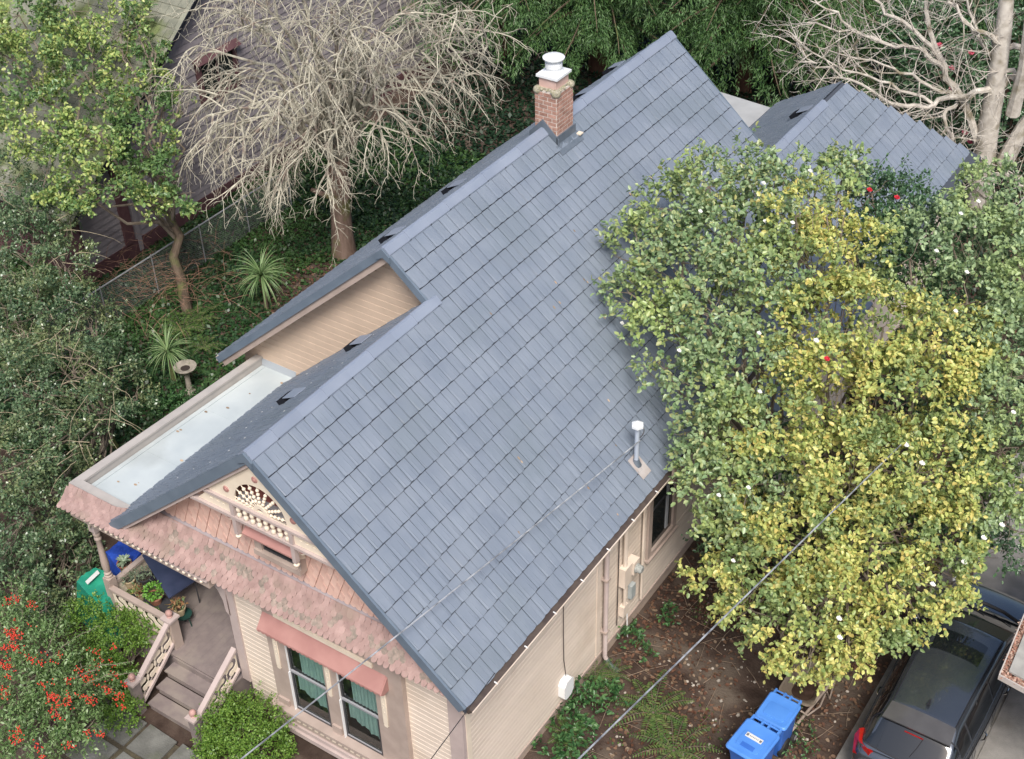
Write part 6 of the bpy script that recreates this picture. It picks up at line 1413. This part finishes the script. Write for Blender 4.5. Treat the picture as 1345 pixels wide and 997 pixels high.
sr = patch('sunroof', lambda u: 7.22 + .06 * (1 - (abs(u - .5) / .23) ** 4), lambda u: 7.86 - .07 * (abs(u - .5) / .23) ** 4, .285, .715, m_carg, car, .006)
for s in (.205, .795): 
    mb = MB(); mb.tube([cab(5.75 + k * .24, s, .008) for k in range(11)], .010, 5); mb.build('roof_trim', m_plas, car)
mb = MB(); 
for i in range(15):
    u = .2 + .6 * i / 14; k = 1 - (abs(u - .5) * 2) ** 2 * .3
    a = cab(5.74, u, .012); b = cab(5.56, u, .035); b.y -= .22 * k; b.z += .01; c_ = b + Vector((0, .01, -.04)); mb.v += [tuple(a), tuple(b), tuple(c_), tuple(a - Vector((0, .05, .03)))]
for i in range(14):
    for j in range(4): q = (j + 1) % 4; mb.f.append((i * 4 + j, i * 4 + q, i * 4 + 4 + q, i * 4 + 4 + j))
mb.f += [(0, 1, 2, 3), (59, 58, 57, 56)]
sp = link('spoiler', mb.mesh('spoiler', mat('spoiler_paint', (.10, .095, .095), (.12, .115, .115), 4, .4, spec=.5, metal=.4, coat=.6), True), car, True)
a = cab(5.30, .5, .03); MB().box((a.x, 5.325, a.z + .055), (.34, .015, .018)).build('brake_light', m_tail, sp)
p = cab(6.0, .5, 0); MB().prism([(p.x - .03, 5.93, p.z), (p.x + .03, 5.93, p.z), (p.x + .006, 6.10, p.z), (p.x - .006, 6.10, p.z)], (0, -.03, .045)).build('antenna_fin', m_plas, car)
MB().tube([cab(5.06, .52, .02), cab(5.20, .55, .022), cab(5.34, .57, .02)], .009, 5).build('rear_wiper', m_plas, car)
for u in (.36, .58): MB().tube([cab(9.18, u, .02), cab(9.05, u + .09, .022), cab(8.95, u + .17, .02)], .008, 5).build('wiper', m_plas, car)
MB().tube([(CX - .70, 9.27, 1.06 + G), (CX - .35, 9.36, 1.09 + G), (CX, 9.38, 1.10 + G), (CX + .35, 9.36, 1.09 + G), (CX + .70, 9.27, 1.06 + G)], .035, 6).build('cowl', m_plas, car)
for s in (-1, 1):
    tl = MB(); ring = []
    P0 = [(.93, 5.30, 1.03), (.84, 5.03, 1.05), (.58, 4.93, .99), (.60, 4.89, .86), (.88, 4.91, .80), (.985, 5.24, .88)]
    mb = MB(); mb.v = [(CX + s * (x + .012), y - .012, z + G + .012) for x, y, z in P0] + [(CX + s * (x - .07), y + .08, z + G - .02) for x, y, z in P0]; n = 6
    mb.f = [tuple(range(6)), tuple(range(6, 12))[::-1]] + [(k, (k + 1) % 6, 6 + (k + 1) % 6, 6 + k) for k in range(6)]; mb.build('taillight', m_tail, car, smooth=True)
    for y in (6.38, 7.62): MB().tube([(CX + s * .965, y - .11, .93 + G), (CX + s * 1.01, y - .07, .935 + G), (CX + s * 1.01, y + .07, .935 + G), (CX + s * .965, y + .11, .93 + G)], .016, 7).build('door_handle', m_chr, car, smooth=True)
    MB().tube([(CX + s * .925, 5.4, 1.045 + G), (CX + s * .955, 6.5, 1.05 + G), (CX + s * .955, 7.6, 1.05 + G), (CX + s * .93, 8.7, 1.04 + G)], .010, 5).build('belt_trim', m_chr if s > 0 else m_plas, car)
    for y in (5.98, 7.08, 8.5): MB().tube([(CX + s * .968, y, .45 + G), (CX + s * .974, y, .7 + G), (CX + s * .965, y, .93 + G), (CX + s * .93, y, 1.03 + G)], .006, 4).build('door_seam', m_plas, car)
    mi = MB().ball((CX + s * 1.06, 8.30, 1.10 + G), .11, 12, (1.1, .7, .75)).build('mirror', m_car, car, smooth=True); MB().tube([(CX + s * .90, 8.38, 1.04 + G), (CX + s * 1.0, 8.33, 1.08 + G)], .03, 6).build('mirror_arm', m_plas, mi)
    hl = MB().ball((CX + s * .72, 10.08, .74 + G), .13, 12, (1.2, .9, .55)).build('headlight', m_galv, car, smooth=True)
    for y in (5.75, 9.25):
        w_ = MB().lathe((CX + s * .87, y, .34 + G), [(.20, -.11), (.33, -.11), (.345, -.08), (.345, .08), (.33, .11), (.20, .11)], 26, Matrix.Rotation(math.pi / 2, 3, 'Y')).build('wheel', m_tyre, car, smooth=True)
        MB().lathe((CX + s * .90, y, .34 + G), [(.06, .085), (.20, .06), (.21, .085)], 20, Matrix.Rotation(math.pi / 2 * s, 3, 'Y')).build('rim', m_chr, w_, smooth=True)
MB().box((CX, 4.83, .52 + G), (1.55, .10, .26)).build('bumper', m_plas, car)
MB().box((CX, 4.835, .80 + G), (.52, .02, .12)).build('number_plate_blank', m_label, car)
# small flowerpot light in the leaves by the side wall
q = at(952, 697, z=.35); t = thing('garden_lantern', 'small pale glass garden lantern among the leaves by the side bay', 'lantern', (q[0], q[1], 0))
MB().lathe((q[0], q[1], .0), [(.02, 0), (.02, .2), (.075, .22), (.085, .30), (.085, .42), (.06, .45), (.001, .46)], 12).build('lamp_body', mat('lantern_pale', (.45, .42, .42), (.50, .33, .25), 9, .35), t, smooth=True)
